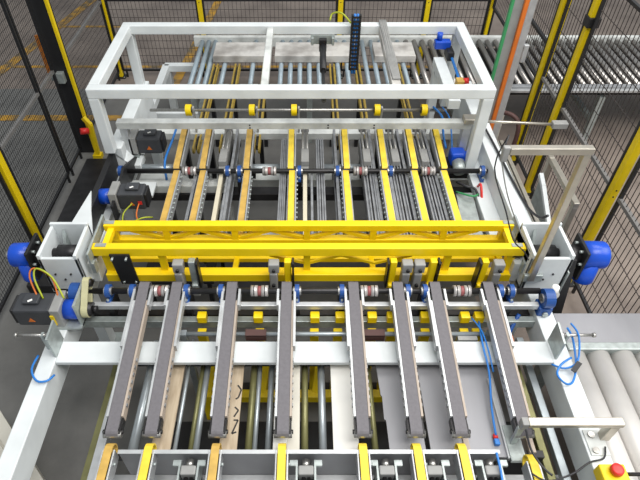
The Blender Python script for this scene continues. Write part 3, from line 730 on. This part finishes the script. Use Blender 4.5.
def up_servo(x, y, z, lb):
    # motor body to the right, blue gearbox on the left
    t = servo(x, y, z, lb, .20, -1, .07, .075, .09); return t
s1 = up_servo(-1.20, 3.80, .97, 'black servo motor under left end of the cross profile'); obj('mount_plate', MB().box(-1.47, -1.40, 3.72, 3.88, .86, .90), M_GALV, s1)
s2 = up_servo(-1.205, 3.14, .93, 'black servo motor just behind left end of the gantry'); obj('mount_plate', MB().box(-1.47, -1.40, 3.06, 3.22, .83, .86), M_GALV, s2)
rl_ = obj('red_label', MB().box(-1.255, -1.225, 3.066, 3.069, .91, .94), M_RED, [c for c in s2.children if c.name.startswith('motor_body')][0]); rl_['label'] = 'small red label'
# cable sets on the motors
def cable(pts, r, m, label, nm='cable'): return tag(obj(nm, MB().tube(pts, r), m), label, 'cable')
cable([(-1.63, 2.12, .965), (-1.68, 2.2, 1.06), (-1.67, 2.25, 1.10), (-1.58, 2.22, 1.05), (-1.50, 2.12, .965)], .006, M_GREENY, 'yellow green cable looping over the left front servo')
cable([(-1.66, 2.12, .965), (-1.72, 2.22, 1.05), (-1.70, 2.27, 1.08), (-1.60, 2.24, 1.03), (-1.545, 2.14, .965)], .0055, M_ORANGE, 'orange cable looping over the left front servo')
cable([(-1.30, 3.07, .92), (-1.36, 3.0, .88), (-1.33, 2.9, .86), (-1.2, 2.93, .9), (-1.14, 2.98, .86)], .0055, M_GREENY, 'yellow green cable curling below the rear left servo')
cable([(-1.25, 3.07, .92), (-1.26, 2.98, .87), (-1.18, 2.86, .86), (-1.10, 2.9, .84)], .0055, M_ORANGE, 'orange cable curling below the rear left servo')
cable([(-1.10, 4.1, 1.0), (-1.13, 3.85, .95), (-1.16, 3.62, .9), (-1.14, 3.5, .8)], .010, M_HOSE, 'blue hose beside the upper left servo motor')
# left bearing side plate (dark) and white plates by the rear shaft
tag(obj('side_plate', MB().prism([(-1.44, 3.0, .80), (-1.44, 3.75, .80), (-1.44, 3.75, .86), (-1.44, 3.42, 1.0), (-1.44, 3.0, .95)], (.02, 0, 0)), M_BLK), 'dark side plate at the left end of the rear shaft', 'plate')
tag(obj('side_plate', MB().box(-1.415, -1.2, 3.25, 3.42, .82, .845, .004).box(-1.40, -1.3, 3.3, 3.38, .80, .82), M_WHITE), 'white flat plate below left end of the rear shaft', 'plate')
# right rear gearbox
t = thing('gear_motor', 'small blue gearbox beside the rightmost strip conveyor', 'gear motor', (1.27, 3.6, .8))
obj('gearbox', MB().box(1.20, 1.32, 3.60, 3.72, .86, .98, .02).cyl((1.32, 3.66, .92), (1.34, 3.66, .92), .045, 18), M_BLUE, t)
obj('motor', MB().cyl((1.26, 3.60, .91), (1.26, 3.50, .88), .05, 18), M_GALV, t)
obj('mount', MB().box(1.19, 1.34, 3.52, 3.74, .80, .86, .004), M_DARK, t)
for pts, r, m, lb in (([(1.22, 3.4, .86), (1.26, 3.3, .9), (1.34, 3.28, .88), (1.36, 3.15, .82)], .010, M_HOSEC, 'black cable under the small blue gearbox'),
                      ([(1.2, 3.3, .84), (1.3, 3.2, .88), (1.36, 3.25, .86)], .008, M_GREEN, 'green cable under the small blue gearbox'),
                      ([(1.38, 3.36, .84), (1.37, 3.28, .93), (1.38, 3.2, .84)], .010, M_RED, 'red cable by the right upper beam'),
                      ([(1.16, 4.3, 1.0), (1.20, 4.1, 1.02), (1.18, 3.9, .98), (1.2, 3.8, .9)], .010, M_HOSE, 'blue hose between rightmost guide wheel and cross profile'),
                      ([(1.24, 4.3, 1.0), (1.26, 4.1, 1.02), (1.25, 3.9, .98), (1.24, 3.76, .92)], .0065, M_HOSE, 'thin blue hose at right end of the guide wheels')):
    cable(pts, r, m, lb)
tag(obj('gutter', MB().prism([(1.16, 2.75, .80), (1.30, 2.75, .80), (1.33, 3.3, .80), (1.20, 3.3, .80)], (0, 0, .03)), M_GALV), 'grey plate right of the rightmost strip conveyor', 'plate')

# ------------------------------------------------------------------ grey belt conveyors
BX = [-1.026, -.817, -.466, -.117, .309, .593, .830, 1.170]
YF, ZF, YN, ZN = 2.275, .965, 1.287, .862
def belt_conv(x, label, long=-1):
    t = thing('belt_conveyor', label, 'belt conveyor', (x, 1.8, .66), 'grey belt conveyors in front of the gantry')
    obj('belt', MB().loopbelt(x, .064, rounded_loop(YN, YF, ZN, .032, ZF-ZN), .006), M_BELTG, t)
    def z(y): return ZN+(ZF-ZN)*(y-YN)/(YF-YN)
    obj('slider_bed', MB().hexa([(x-.03, YN+.04, z(YN)-.05), (x+.03, YN+.04, z(YN)-.05), (x+.03, YF-.05, z(YF)-.05), (x-.03, YF-.05, z(YF)-.05), (x-.03, YN+.04, z(YN)-.006), (x+.03, YN+.04, z(YN)-.006), (x+.03, YF-.05, z(YF)-.011), (x-.03, YF-.05, z(YF)-.011)]), M_ALU, t)
    for s, y1, m_ in ((-1, 2.12, M_ALU), (1, 2.12, M_TAN)):
        xa = x+s*.034; xb = x+s*.046; a, b = min(xa, xb), max(xa, xb)
        r = obj('side_rail', MB().hexa([(a, YN+.10, z(YN+.1)-.06), (b, YN+.10, z(YN+.1)-.06), (b, y1, z(y1)-.06), (a, y1, z(y1)-.06), (a, YN+.10, z(YN+.1)-.002), (b, YN+.10, z(YN+.1)-.002), (b, y1, z(y1)-.002), (a, y1, z(y1)-.002)]), m_, t)
        mm = MB()
        for i in range(7): y = YN+.16+i*.045; mm.box(min(xb, xb+s*.005), max(xb, xb+s*.005), y, y+.018, z(y)-.03, z(y)-.010)
        obj('clips', mm, M_ALUG, r)
        y0 = 1.80 if s == long else 2.08
        xa = x+s*.046; xb = x+s*.060; a, b = min(xa, xb), max(xa, xb)
        obj('side_strip', MB().hexa([(a, y0, z(y0)-.05), (b, y0, z(y0)-.05), (b, 2.20, z(2.2)-.05), (a, 2.20, z(2.2)-.05), (a, y0, z(y0)+.006), (b, y0, z(y0)+.006), (b, 2.20, z(2.2)+.006), (a, 2.20, z(2.2)+.006)]), M_ALU, t)
        obj('end_bracket', MB().box(min(x+s*.034, x+s*.044), max(x+s*.034, x+s*.044), YN+.01, YN+.10, ZN-.06, ZN-.012).cyl((x+s*.044, YN+.03, ZN-.03), (x+s*.054, YN+.03, ZN-.03), .012, 10), M_DARK, t)
    obj('end_roller', MB().cyl((x-.048, YN+.018, ZN-.034), (x+.048, YN+.018, ZN-.034), .02, 14), M_STEEL, t)
    obj('stand', MB().box(x-.028, x+.028, 1.80, 1.88, .80, z(1.84)-.05), M_GALV, t)
    return t
bl = ['leftmost grey belt conveyor in front of the gantry', 'grey belt conveyor beside the bare plywood strip', 'grey belt conveyor beside the plank with black marker scribble', 'grey belt conveyor just left of the machine middle',
      'grey belt conveyor beside the white plastic plate', 'grey belt conveyor over left edge of the grey sheet', 'grey belt conveyor over the middle of the grey sheet', 'rightmost grey belt conveyor next to the blue hoses']
for i, (x, lb) in enumerate(zip(BX, bl)): belt_conv(x, lb, -1 if i % 2 == 0 else 1)

# front strip conveyors
fl = ['front strip conveyor with worn amber belt at far left', 'front strip conveyor in line with the second grey belt', 'front strip conveyor with amber belt in line with the scribbled plank', 'front strip conveyor in line with the fourth grey belt',
      'front strip conveyor right of the white plastic plate', 'front strip conveyor below left part of the grey sheet', 'front strip conveyor below the middle of the grey sheet', 'rightmost front strip conveyor with a cable around it']
for i, x in enumerate(BX):
    x = x-.004 if i < 7 else x+.006
    y1 = 1.275 if i < 7 else 1.215
    t = thing('strip_conveyor', fl[i], 'strip conveyor', (x, .95, .55), 'front strip conveyors at the bottom edge')
    obj('belt', MB().loopbelt(x, .042, rounded_loop(.64, y1, .83, .055, .0), .008), M_BELTA if i in (0, 2) else M_BELTY, t)
    obj('rail', MB().box(x-.018, x+.018, .7, y1-.06, .735, .815), M_DARK, t)
    for s in (-1, 1): obj('side_guide', MB().box(min(x+s*.025, x+s*.034), max(x+s*.025, x+s*.034), .68, y1-.05, .73, .822, .002), M_ALU, t)
    m = MB()
    for q in range(5): m.cyl((x+.034, .8+q*.09, .79), (x+.046, .8+q*.09, .79), .009, 8)
    obj('bolts', m, M_GALV, t)
    obj('stand', MB().box(x-.02, x+.02, .80, .86, .52, .735), M_DARK, t)
# trough channel at the front
t = thing('trough_channel', 'steel channel across the machine at the bottom of the picture', 'channel', (-.03, 1.15, .5))
obj('web', MB().box(-.98, 1.02, 1.215, 1.226, .505, .812), M_SHEET, t)
obj('top_flange', MB().box(-.98, 1.02, 1.205, 1.226, .812, .818), M_ALU, t)
obj('bottom_flange', MB().box(-1.07, 1.487, .74, 1.215, .49, .52, .003), M_ALU, t)
# stop cylinders between front strips
def stop(x, label):
    t = thing('stop_cylinder', label, 'cylinder', (x, 1.0, .585), 'stop cylinders in the front channel')
    for s in (-1, 1): obj('side_plate', MB().box(x+s*.048-.005, x+s*.048+.005, .72, 1.19, .66, .775), M_GALV, t)
    obj('clamp_block', MB().box(x-.04, x+.04, 1.11, 1.16, .71, .785, .008), M_GREYP, t)
    obj('cap', MB().cyl((x, 1.16, .75), (x, 1.20, .75), .02, 12), M_STEEL, t)
    obj('rod', MB().cyl((x-.012, .7, .745), (x-.012, 1.11, .745), .011, 10).cyl((x+.016, .7, .745), (x+.016, 1.11, .745), .009, 10), M_DARK, t)
    obj('ear', MB().box(x-.085, x-.053, 1.16, 1.19, .755, .775).box(x+.053, x+.085, 1.16, 1.19, .755, .775), M_GALV, t)
    obj('base', MB().box(x-.055, x+.055, .75, 1.15, .52, .66, .004), M_DARK, t)
    return t
for x, lb in ((-.606, 'stop cylinder between second and third front strips'), (.005, 'stop cylinder right of the fourth front strip'), (.425, 'stop cylinder right of the fifth front strip'), (.672, 'dark stop cylinder right of the sixth front strip'), (.975, 'stop cylinder with blue hose right of seventh front strip')): stop(x, lb)

# plates under the grey belts
def plate(nm, x0, x1, y0, y1, z0, z1, m, lb, cat):
    t = obj(nm, MB().box(x0, x1, y0, y1, z0, z1, .002), m); return tag(t, lb, cat)
ZP = .70
def plates_on_bearers(): pass
plate('plywood_strip', -.84, -.735, 1.23, 1.90, ZP, ZP+.018, M_WOOD, 'bare plywood strip under the second grey belt', 'plank')
pk = plate('plywood_strip', -.47, -.372, 1.23, 1.90, ZP, ZP+.018, M_WOOD, 'plank with black marker scribble under the third grey belt', 'plank')
m = MB()
for pts in (((-.395, 1.66), (-.372, 1.63), (-.385, 1.58), (-.400, 1.57)), ((-.40, 1.52), (-.378, 1.50), (-.40, 1.46)), ((-.40, 1.44), (-.375, 1.44), (-.403, 1.36), (-.378, 1.37))):
    for a, b in zip(pts, pts[1:]): m.bar((a[0]-.004, a[1], ZP+.0185), (b[0]-.004, b[1], ZP+.0185), .009, .002)
obj('marker_scribble', m, M_INK, pk)
plate('plywood_strip', -.10, -.030, 1.23, 1.90, ZP, ZP+.018, M_PALE, 'narrow pale strip under the fourth grey belt', 'plank')
plate('plastic_plate', -.175, -.10, 1.232, 1.90, ZP+.02, ZP+.035, M_UHMW, 'white plastic strip left of the fourth grey belt', 'plate')
plate('plastic_plate', .155, .295, 1.232, 1.90, ZP+.0, ZP+.018, M_UHMW, 'white plastic plate left of the fifth grey belt', 'plate')
t = obj('sheet', MB().prism([(.430, 1.90, ZP), (.445, 1.6, ZP), (.452, 1.59, ZP), (.45, 1.45, ZP), (.460, 1.44, ZP), (.462, 1.23, ZP), (.66, 1.23, ZP), (.648, 1.90, ZP)], (0, 0, .012)), M_SHEET)
tag(t, 'grey metal sheet between fifth and sixth grey belts', 'sheet')
plate('sheet', .685, 1.135, 1.232, 1.90, ZP, ZP+.012, M_SHEET, 'wide grey metal sheet under the seventh grey belt', 'sheet')
plate('tan_strip', .868, .90, 1.235, 1.90, ZP+.012, ZP+.022, M_TAN, 'thin tan strip lying beside the seventh grey belt', 'strip')
plate('tan_strip', 1.215, 1.25, 1.25, 1.90, ZP, ZP+.03, M_TAN, 'tan strip right of the rightmost grey belt', 'strip')
plate('tan_strip', 1.09, 1.12, 1.22, 1.70, ZP+.012, ZP+.03, M_ALU, 'aluminium edge strip left of the rightmost grey belt', 'strip')
plate('bearer', -1.10, 1.30, 1.235, 1.275, ZP-.05, ZP, M_DARK, 'dark bearer bar under the plates near the channel', 'bar')
plate('bearer', -1.10, 1.30, 1.83, 1.87, ZP-.05, ZP, M_DARK, 'dark bearer bar under the plates below the white cross beam', 'bar')
# tubes along the bed
def ytube(x, m, lb, r=.022, z=.66, y0=1.275, y1=2.0):
    return tag(obj('bed_tube', MB().cyl((x, y0, z), (x, y1, z), r, 14), m), lb, 'tube', 'lengthwise tubes under the grey belts')
ytube(-.955, M_PIPE, 'thick zinc tube between the first two grey belts', .027)
ytube(-.715, M_PIPE, 'zinc tube along the right edge of the plywood strip', .012, .69)
ytube(-.605, M_PIPE, 'zinc tube in the dark gap left of third grey belt', .018); ytube(-.635, M_OLIVE, 'olive tube in the dark gap left of third grey belt', .014)
ytube(-.315, M_OLIVE, 'olive tube right of the scribbled plank', .02); ytube(-.280, M_PIPE, 'zinc tube right of the scribbled plank', .014); ytube(-.205, M_PIPE, 'zinc tube left of the fourth grey belt', .018)
ytube(-.002, M_OLIVE, 'olive tube right of the fourth grey belt', .02); ytube(.1, M_PIPE, 'zinc tube left of the white plastic plate', .022)
ytube(.39, M_OLIVE, 'olive tube right of the fifth grey belt', .018)
tag(obj('bed_rail', MB().box(-1.165, -1.115, .7, 2.05, .60, .66, .003), M_ALU), 'aluminium rail left of the first grey belt', 'rail')
tag(obj('bed_rail', MB().box(-1.24, -1.20, .7, 2.05, .50, .56, .003), M_OLIVE), 'olive rail at left side of the machine bed', 'rail')
for x, m_, lb in ((1.325, M_OLIVE, 'olive rail right of the rightmost grey belt'), (1.405, M_PIPE, 'zinc rail inside the right side beam')):
    tag(obj('bed_rail', MB().box(x-.022, x+.022, .7, 2.05, .60, .65, .004), m_), lb, 'rail')

tag(obj('shade_sheet', MB().box(-.92, 1.44, .75, 1.78, 0, .02, .004), M_BLK), 'black floor sheet standing in for shade under the grey belts', 'shade sheet')  # black sheet added to deepen the shade on the floor below the belts
# yellow lift frame deep below the belts
t = thing('lift_frame', 'yellow lift frame low under the cross beam', 'lift frame', (0, 1.95, 0))
obj('crossbar', MB().box(-.7, .7, 1.80, 1.86, .25, .32, .004), M_YELF, t)
for x in (-.66, -.29, .06, .21, .43, .555, .77, 1.02, 1.1):
    obj('lift_post', MB().box(x-.028, x+.028, 2.03-.025, 2.03+.025, .03, .745, .004), M_YELF, t)
for x in (-.6, -.25, .1): obj('strut', MB().bar((x, 2.03, .50), (x-.03, 1.85, .30), .04, .05), M_YELF, t)
obj('base_bar', MB().box(-.72, 1.12, 2.0, 2.08, 0, .03), M_BLK, t); obj('leg', MB().box(-.69, -.63, 1.8, 1.86, 0, .25).box(.63, .69, 1.8, 1.86, 0, .25), M_YELF, t)
# blocks on the tube
def ybox(x, lb):
    return tag(obj('stop_block', MB().box(x-.03, x+.03, 2.075, 2.13, .765, .825, .006), M_YEL), lb, 'block', 'yellow stop blocks on the lower grey profile')
for x, lb in ((-.66, 'yellow stop block left of the third grey belt'), (-.30, 'yellow stop block left of the fourth grey belt'), (.063, 'yellow stop block right of the fourth grey belt'), (.225, 'yellow stop block left of the fifth grey belt'), (.43, 'yellow stop block right of fifth grey belt'),
              (.555, 'yellow stop block left of the sixth grey belt'), (.77, 'yellow stop block left of seventh grey belt'), (1.025, 'yellow stop block right of the seventh grey belt'), (1.115, 'yellow stop block beside the blue hoses')): ybox(x, lb)
for x, lb in ((-.305, 'brown rubber block on the zinc tube, left of middle'), (.43, 'brown rubber block on the zinc tube, right of middle')):
    tag(obj('rubber_block', MB().box(x-.065, x+.065, 1.938, 1.955, .77, .825, .004).box(x-.065, x+.065, 1.938, 1.985, .815, .83), M_BROWN), lb, 'block')
tag(obj('grey_cover', MB().box(.95, 1.07, 1.93, 1.95, .70, .79).box(.95, 1.07, 1.925, 1.955, .79, .80).box(.99, 1.03, 1.93, 1.95, 0, .70), M_GREYP), 'grey cover plate in front of the yellow stop blocks', 'plate')

# triangular end plates on the cross beam
t = obj('end_plate', MB().prism([(-1.495, 1.80, .80), (-1.495, 1.935, .80), (-1.495, 1.935, .99), (-1.495, 1.80, .98)], (-.012, 0, 0)), M_GALV); tag(t, 'galvanised end plate below the left servo motor', 'plate')
t = obj('end_plate', MB().prism([(1.50, 1.785, .80), (1.50, 1.925, .80), (1.50, 1.925, .985), (1.50, 1.785, .965)], (.012, 0, 0)), M_GALV); tag(t, 'galvanised end plate at right end of the cross beam', 'plate')
for x, s, lb in ((-1.66, -1, 'small steel screw clamp beside the left end plate'), (1.66, 1, 'small steel screw clamp beside the right end plate')):
    t = thing('screw_clamp', lb, 'clamp', (x, 1.9, .80))
    obj('screw', MB().cyl((x-s*.145, 1.87, .93), (x+s*.06, 1.87, .93), .009, 10), M_STEEL, t)
    obj('clamp_nut', MB().cyl((x-s*.14, 1.87, .93), (x-s*.12, 1.87, .93), .016, 8).cyl((x+s*.05, 1.87, .93), (x+s*.065, 1.87, .93), .015, 8), M_STEEL, t)
    obj('clamp_arm', MB().box(x-s*.10-.008, x-s*.10+.008, 1.855, 1.885, .80, .94), M_GALV, t)

# hoses and cables on the right
cable([(1.56, 1.90, .96), (1.60, 1.86, .90), (1.59, 1.72, .84), (1.54, 1.62, .83), (1.49, 1.60, .84), (1.46, 1.66, .84), (1.50, 1.72, .85), (1.57, 1.76, .86)], .0065, M_HOSE, 'blue hose loop at right end of the cross beam', 'hose')
cable([(1.58, 1.92, .98), (1.62, 1.86, .94), (1.60, 1.74, .86), (1.52, 1.70, .84), (1.46, 1.74, .82)], .006, M_HOSE, 'second blue hose coil at right end of cross beam', 'hose')
tag(obj('hose_fitting', MB().bar((1.56, 1.68, .84), (1.60, 1.72, .87), .03, .03), M_BLK), 'black hose fitting on the right blue hose', 'fitting')
cable([(-1.60, 1.80, .82), (-1.60, 1.70, .83), (-1.55, 1.63, .82), (-1.49, 1.63, .82), (-1.47, 1.68, .80)], .0065, M_HOSE, 'blue hose on the left side beam below the end plate', 'hose')
cable([(1.10, 2.05, .82), (1.075, 1.85, .84), (1.085, 1.7, .80), (1.06, 1.50, .76), (1.05, 1.34, .74)], .0065, M_HOSE, 'blue hose running beside the rightmost grey belt', 'hose')
cable([(1.06, 2.08, .82), (1.09, 1.95, .85), (1.10, 1.8, .84), (1.11, 1.7, .80)], .005, M_HOSE, 'short thin blue hose over the cross beam', 'hose')
cable([(1.0, 1.21, .82), (1.005, 1.12, .80), (1.0, 1.0, .78)], .0065, M_HOSE, 'blue hose at the bottom beside the stop cylinder', 'hose')
for (x, y, z, lb) in ((1.05, 1.32, .72, 'small red and blue fitting on the grey sheet'), (1.005, 1.02, .79, 'small red and blue fitting in the front channel')):
    t = thing('push_fitting', lb, 'fitting', (x, y, z))
    obj('body', MB().box(x-.014, x+.014, y-.03, y+.005, z-.008, z+.02, .004), M_HOSE, t); obj('release_ring', MB().cyl((x, y+.005, z+.008), (x, y+.03, z+.008), .014, 10), M_RED, t)
for pts, m_, lb in (([(1.22, 1.95, .60), (1.27, 2.02, .70), (1.33, 2.03, .70), (1.37, 1.95, .58)], M_ORANGE, 'orange cable arch behind right end of cross beam'),
                    ([(1.27, 1.95, .58), (1.31, 2.04, .68), (1.36, 2.1, .72)], M_GREEN, 'green cable behind right end of cross beam'),
                    ([(1.25, 1.93, .56), (1.33, 2.06, .70), (1.39, 2.14, .78)], M_BLUED, 'thick blue cable behind right end of cross beam'),
                    ([(-.93, 2.0, .55), (-.87, 1.96, .62), (-.80, 2.0, .55)], M_HOSE, 'blue cables between the first two grey belts'),
                    ([(-.95, 1.96, .52), (-.88, 2.02, .58), (-.81, 1.97, .52)], M_HOSEC, 'black cables between the first two grey belts'),
                    ([(-1.13, 2.05, .62), (-1.10, 1.97, .60), (-1.07, 1.93, .55)], M_ORANGE, 'orange cable beside the first grey belt')):
    cable(pts, .014 if m_ is M_BLUED else .008, m_, lb)

# ------------------------------------------------------------------ sensor arms
t = thing('sensor_stand', 'tall stainless sensor arm standing on the right white housing', 'sensor arm', (1.50, 2.30, .95))
obj('upright', MB().box(1.435, 1.475, 2.27, 2.308, .95, 1.945, .004), M_INOX, t)
obj('arm', MB().box(1.05, 1.48, 2.268, 2.308, 1.945, 1.985, .004), M_INOX, t)
obj('foot_bracket', MB().box(1.41, 1.53, 2.285, 2.31, .93, .99, .004), M_GALV, t)
s_ = obj('sensor', MB().box(1.015, 1.05, 2.27, 2.30, 1.90, 1.99, .006), M_GREYP, t)
cable([(1.03, 2.31, 1.97), (1.06, 2.37, 2.0), (1.02, 2.33, 1.82), (1.1, 2.2, 1.62), (1.2, 2.2, 1.4), (1.36, 2.32, 1.18), (1.40, 2.30, 1.12)], .004, M_HOSEC, 'thin black cable falling from the tall sensor arm')
cable([(1.03, 2.31, 1.90), (1.10, 2.25, 1.7), (1.26, 2.3, 1.4), (1.42, 2.36, 1.14)], .004, M_GREYP, 'thin grey cable falling from the tall sensor arm')
t = thing('sensor_stand', 'low stainless sensor arm on the right side beam', 'sensor arm', (1.55, 1.25, .80))
obj('upright', MB().box(1.575, 1.625, 1.28, 1.325, .80, .95, .004), M_INOX, t)
obj('arm', MB().box(1.15, 1.64, 1.28, 1.325, .95, .982, .004), M_INOX, t)
obj('foot_plate', MB().box(1.50, 1.60, 1.20, 1.34, .80, .808, .003), M_WHITE2, t)
obj('foot_bolts', MB().cyl((1.53, 1.225, .808), (1.53, 1.225, .818), .018, 12).cyl((1.535, 1.31, .808), (1.535, 1.31, .818), .018, 12), M_STEEL, t)
obj('sensor', MB().box(1.115, 1.15, 1.28, 1.325, .925, .985, .005), M_GREYP, t)
obj('sensor_bracket', MB().bar((1.125, 1.30, .92), (1.13, 1.30, .73), .03, .02).box(1.10, 1.18, 1.2, 1.4, .715, .74), M_GALV, t)
cable([(1.14, 1.29, .94), (1.16, 1.2, .88), (1.20, 1.12, .86), (1.24, 1.08, .85)], .006, M_HOSEC, 'black cable curving down from the low sensor arm')
cable([(1.14, 1.09, .85), (1.22, 1.06, .83), (1.36, 1.10, .82), (1.47, 1.16, .815), (1.55, 1.18, .82), (1.58, 1.24, .82)], .005, M_HOSEC, 'black cable crossing the right side beam at the front')
# e-stop box
t = thing('emergency_stop', 'yellow emergency stop box with red mushroom button', 'emergency stop', (1.50, 1.08, .80))
obj('box', MB().box(1.475, 1.605, .99, 1.125, .80, .885, .008), M_YELF, t)
bt = obj('button', MB().cyl((1.545, 1.085, .885), (1.545, 1.085, .90), .018, 18).cyl((1.545, 1.085, .90), (1.545, 1.085, .918), .032, 22, .03, .008), M_RED, t)
obj('label_dot', MB().cyl((1.545, 1.025, .885), (1.545, 1.025, .888), .011, 12), M_STENCIL, t)
tag(obj('rod', MB().cyl((1.605, 1.09, .84), (2.15, 1.09, .83), .010, 10), M_DARK), 'thin dark rod right of the emergency stop box', 'rod')

# side guard behind right housing
t = thing('side_guard', 'galvanised sheet guard with stainless tubes by the right fence', 'guard', (1.85, 3.0, 0))
obj('tube', MB().box(1.84, 1.88, 3.30, 3.34, 0, 1.17, .004), M_INOX, t); obj('tube', MB().box(1.84, 1.88, 2.78, 3.30, 1.13, 1.17, .004), M_INOX, t)
obj('tube', MB().box(1.84, 1.88, 2.78, 2.82, 0, 1.13, .004), M_INOX, t)
obj('sheet', MB().prism([(1.835, 3.30, .35), (1.835, 3.30, .98), (1.835, 3.18, .98), (1.835, 2.80, .70), (1.835, 2.80, .35)], (-.012, 0, 0)), M_GALV, t)
obj('edge_strip', MB().bar((1.815, 3.30, 1.02), (1.815, 3.2, .98), .03, .03).bar((1.815, 3.2, .98), (1.815, 2.82, .78), .03, .03), M_WHITE, t)
cable([(1.50, 4.02, 1.06), (1.54, 3.6, 1.045), (1.56, 3.2, 1.045), (1.585, 2.9, 1.045), (1.60, 2.72, 1.1), (1.62, 2.66, 1.17)], .009, M_HOSEC, 'black cable lying along the right upper beam')
tag(obj('cable_tray', MB().box(1.59, 1.63, 2.65, 3.72, 1.0, 1.04).box(1.585, 1.60, 2.65, 3.72, .95, 1.04), M_INOX), 'stainless cable tray along outer edge of right upper beam', 'cable tray')
# brown corrugated hose behind
cable([(1.80, 4.52, .82), (1.95, 4.42, .84), (2.02, 4.35, .72), (2.0, 4.33, .3), (2.0, 4.33, .02)], .022, M_BROWN, 'brown corrugated hose behind the grey and orange column', 'hose')
t = thing('control_cabinet', 'pale grey cabinet behind the grey and orange column', 'cabinet', (1.9, 4.85, 0))
obj('body', MB().box(1.66, 2.02, 4.75, 5.0, 0, .68, .006), M_PALE, t); obj('door', MB().box(1.68, 2.0, 4.738, 4.75, .05, .64, .003), M_PALE, t)

# ------------------------------------------------------------------ wide roller table at the right front
t = thing('roller_table', 'wide pale roller table at the lower right', 'roller conveyor', (2.05, 1.5, 0))
obj('end_apron', MB().box(1.63, 2.8, 1.94, 2.17, .70, .75, .004), M_SHEET, t)
obj('end_rail', MB().box(1.63, 2.8, 1.88, 1.935, .66, .765, .006), M_GALV, t)
for i in range(8):
    x = 1.68+i*.15
    obj('roller', MB().cyl((x, .62, .685), (x, 1.88, .685), .073, 28), M_PALER, t)
obj('under_sheet', MB().box(1.62, 2.8, .62, 1.88, .56, .60), M_GALV, t)
obj('front_rail', MB().box(1.63, 2.8, .56, .62, .60, .765, .006), M_GALV, t)
for x in (1.68, 2.7):
    for y in (.66, 2.05): obj('leg', MB().box(x-.04, x+.04, y-.04, y+.04, 0, .56 if y < 1 else .70), M_GALV, t)

# low cabinet at lower left
t = thing('low_cabinet', 'pale low cabinet turned askew under the left side beam', 'cabinet', (-1.9, 1.2, 0))
a = Vector((-2.05, 1.75, 0)); b = Vector((-1.12, .80, 0)); d = (b-a).normalized(); n = Vector((d.y, -d.x, 0))
if n.x > 0: n = -n
def quad(o0, o1, l0, l1, z0, z1):
    L_ = (b-a).length
    p = [a+d*(L_*l0)+n*o0, a+d*(L_*l1)+n*o0, a+d*(L_*l1)+n*o1, a+d*(L_*l0)+n*o1]
    return MB().hexa([(q.x, q.y, z0) for q in p]+[(q.x, q.y, z1) for q in p])
obj('body', quad(.0, .24, 0, .9, 0, .28), M_PALE, t)
obj('top_border', quad(-.01, .07, -.01, .91, .28, .30), M_PALE, t); obj('lid', quad(.085, .24, 0, .9, .28, .30), M_PALE, t)
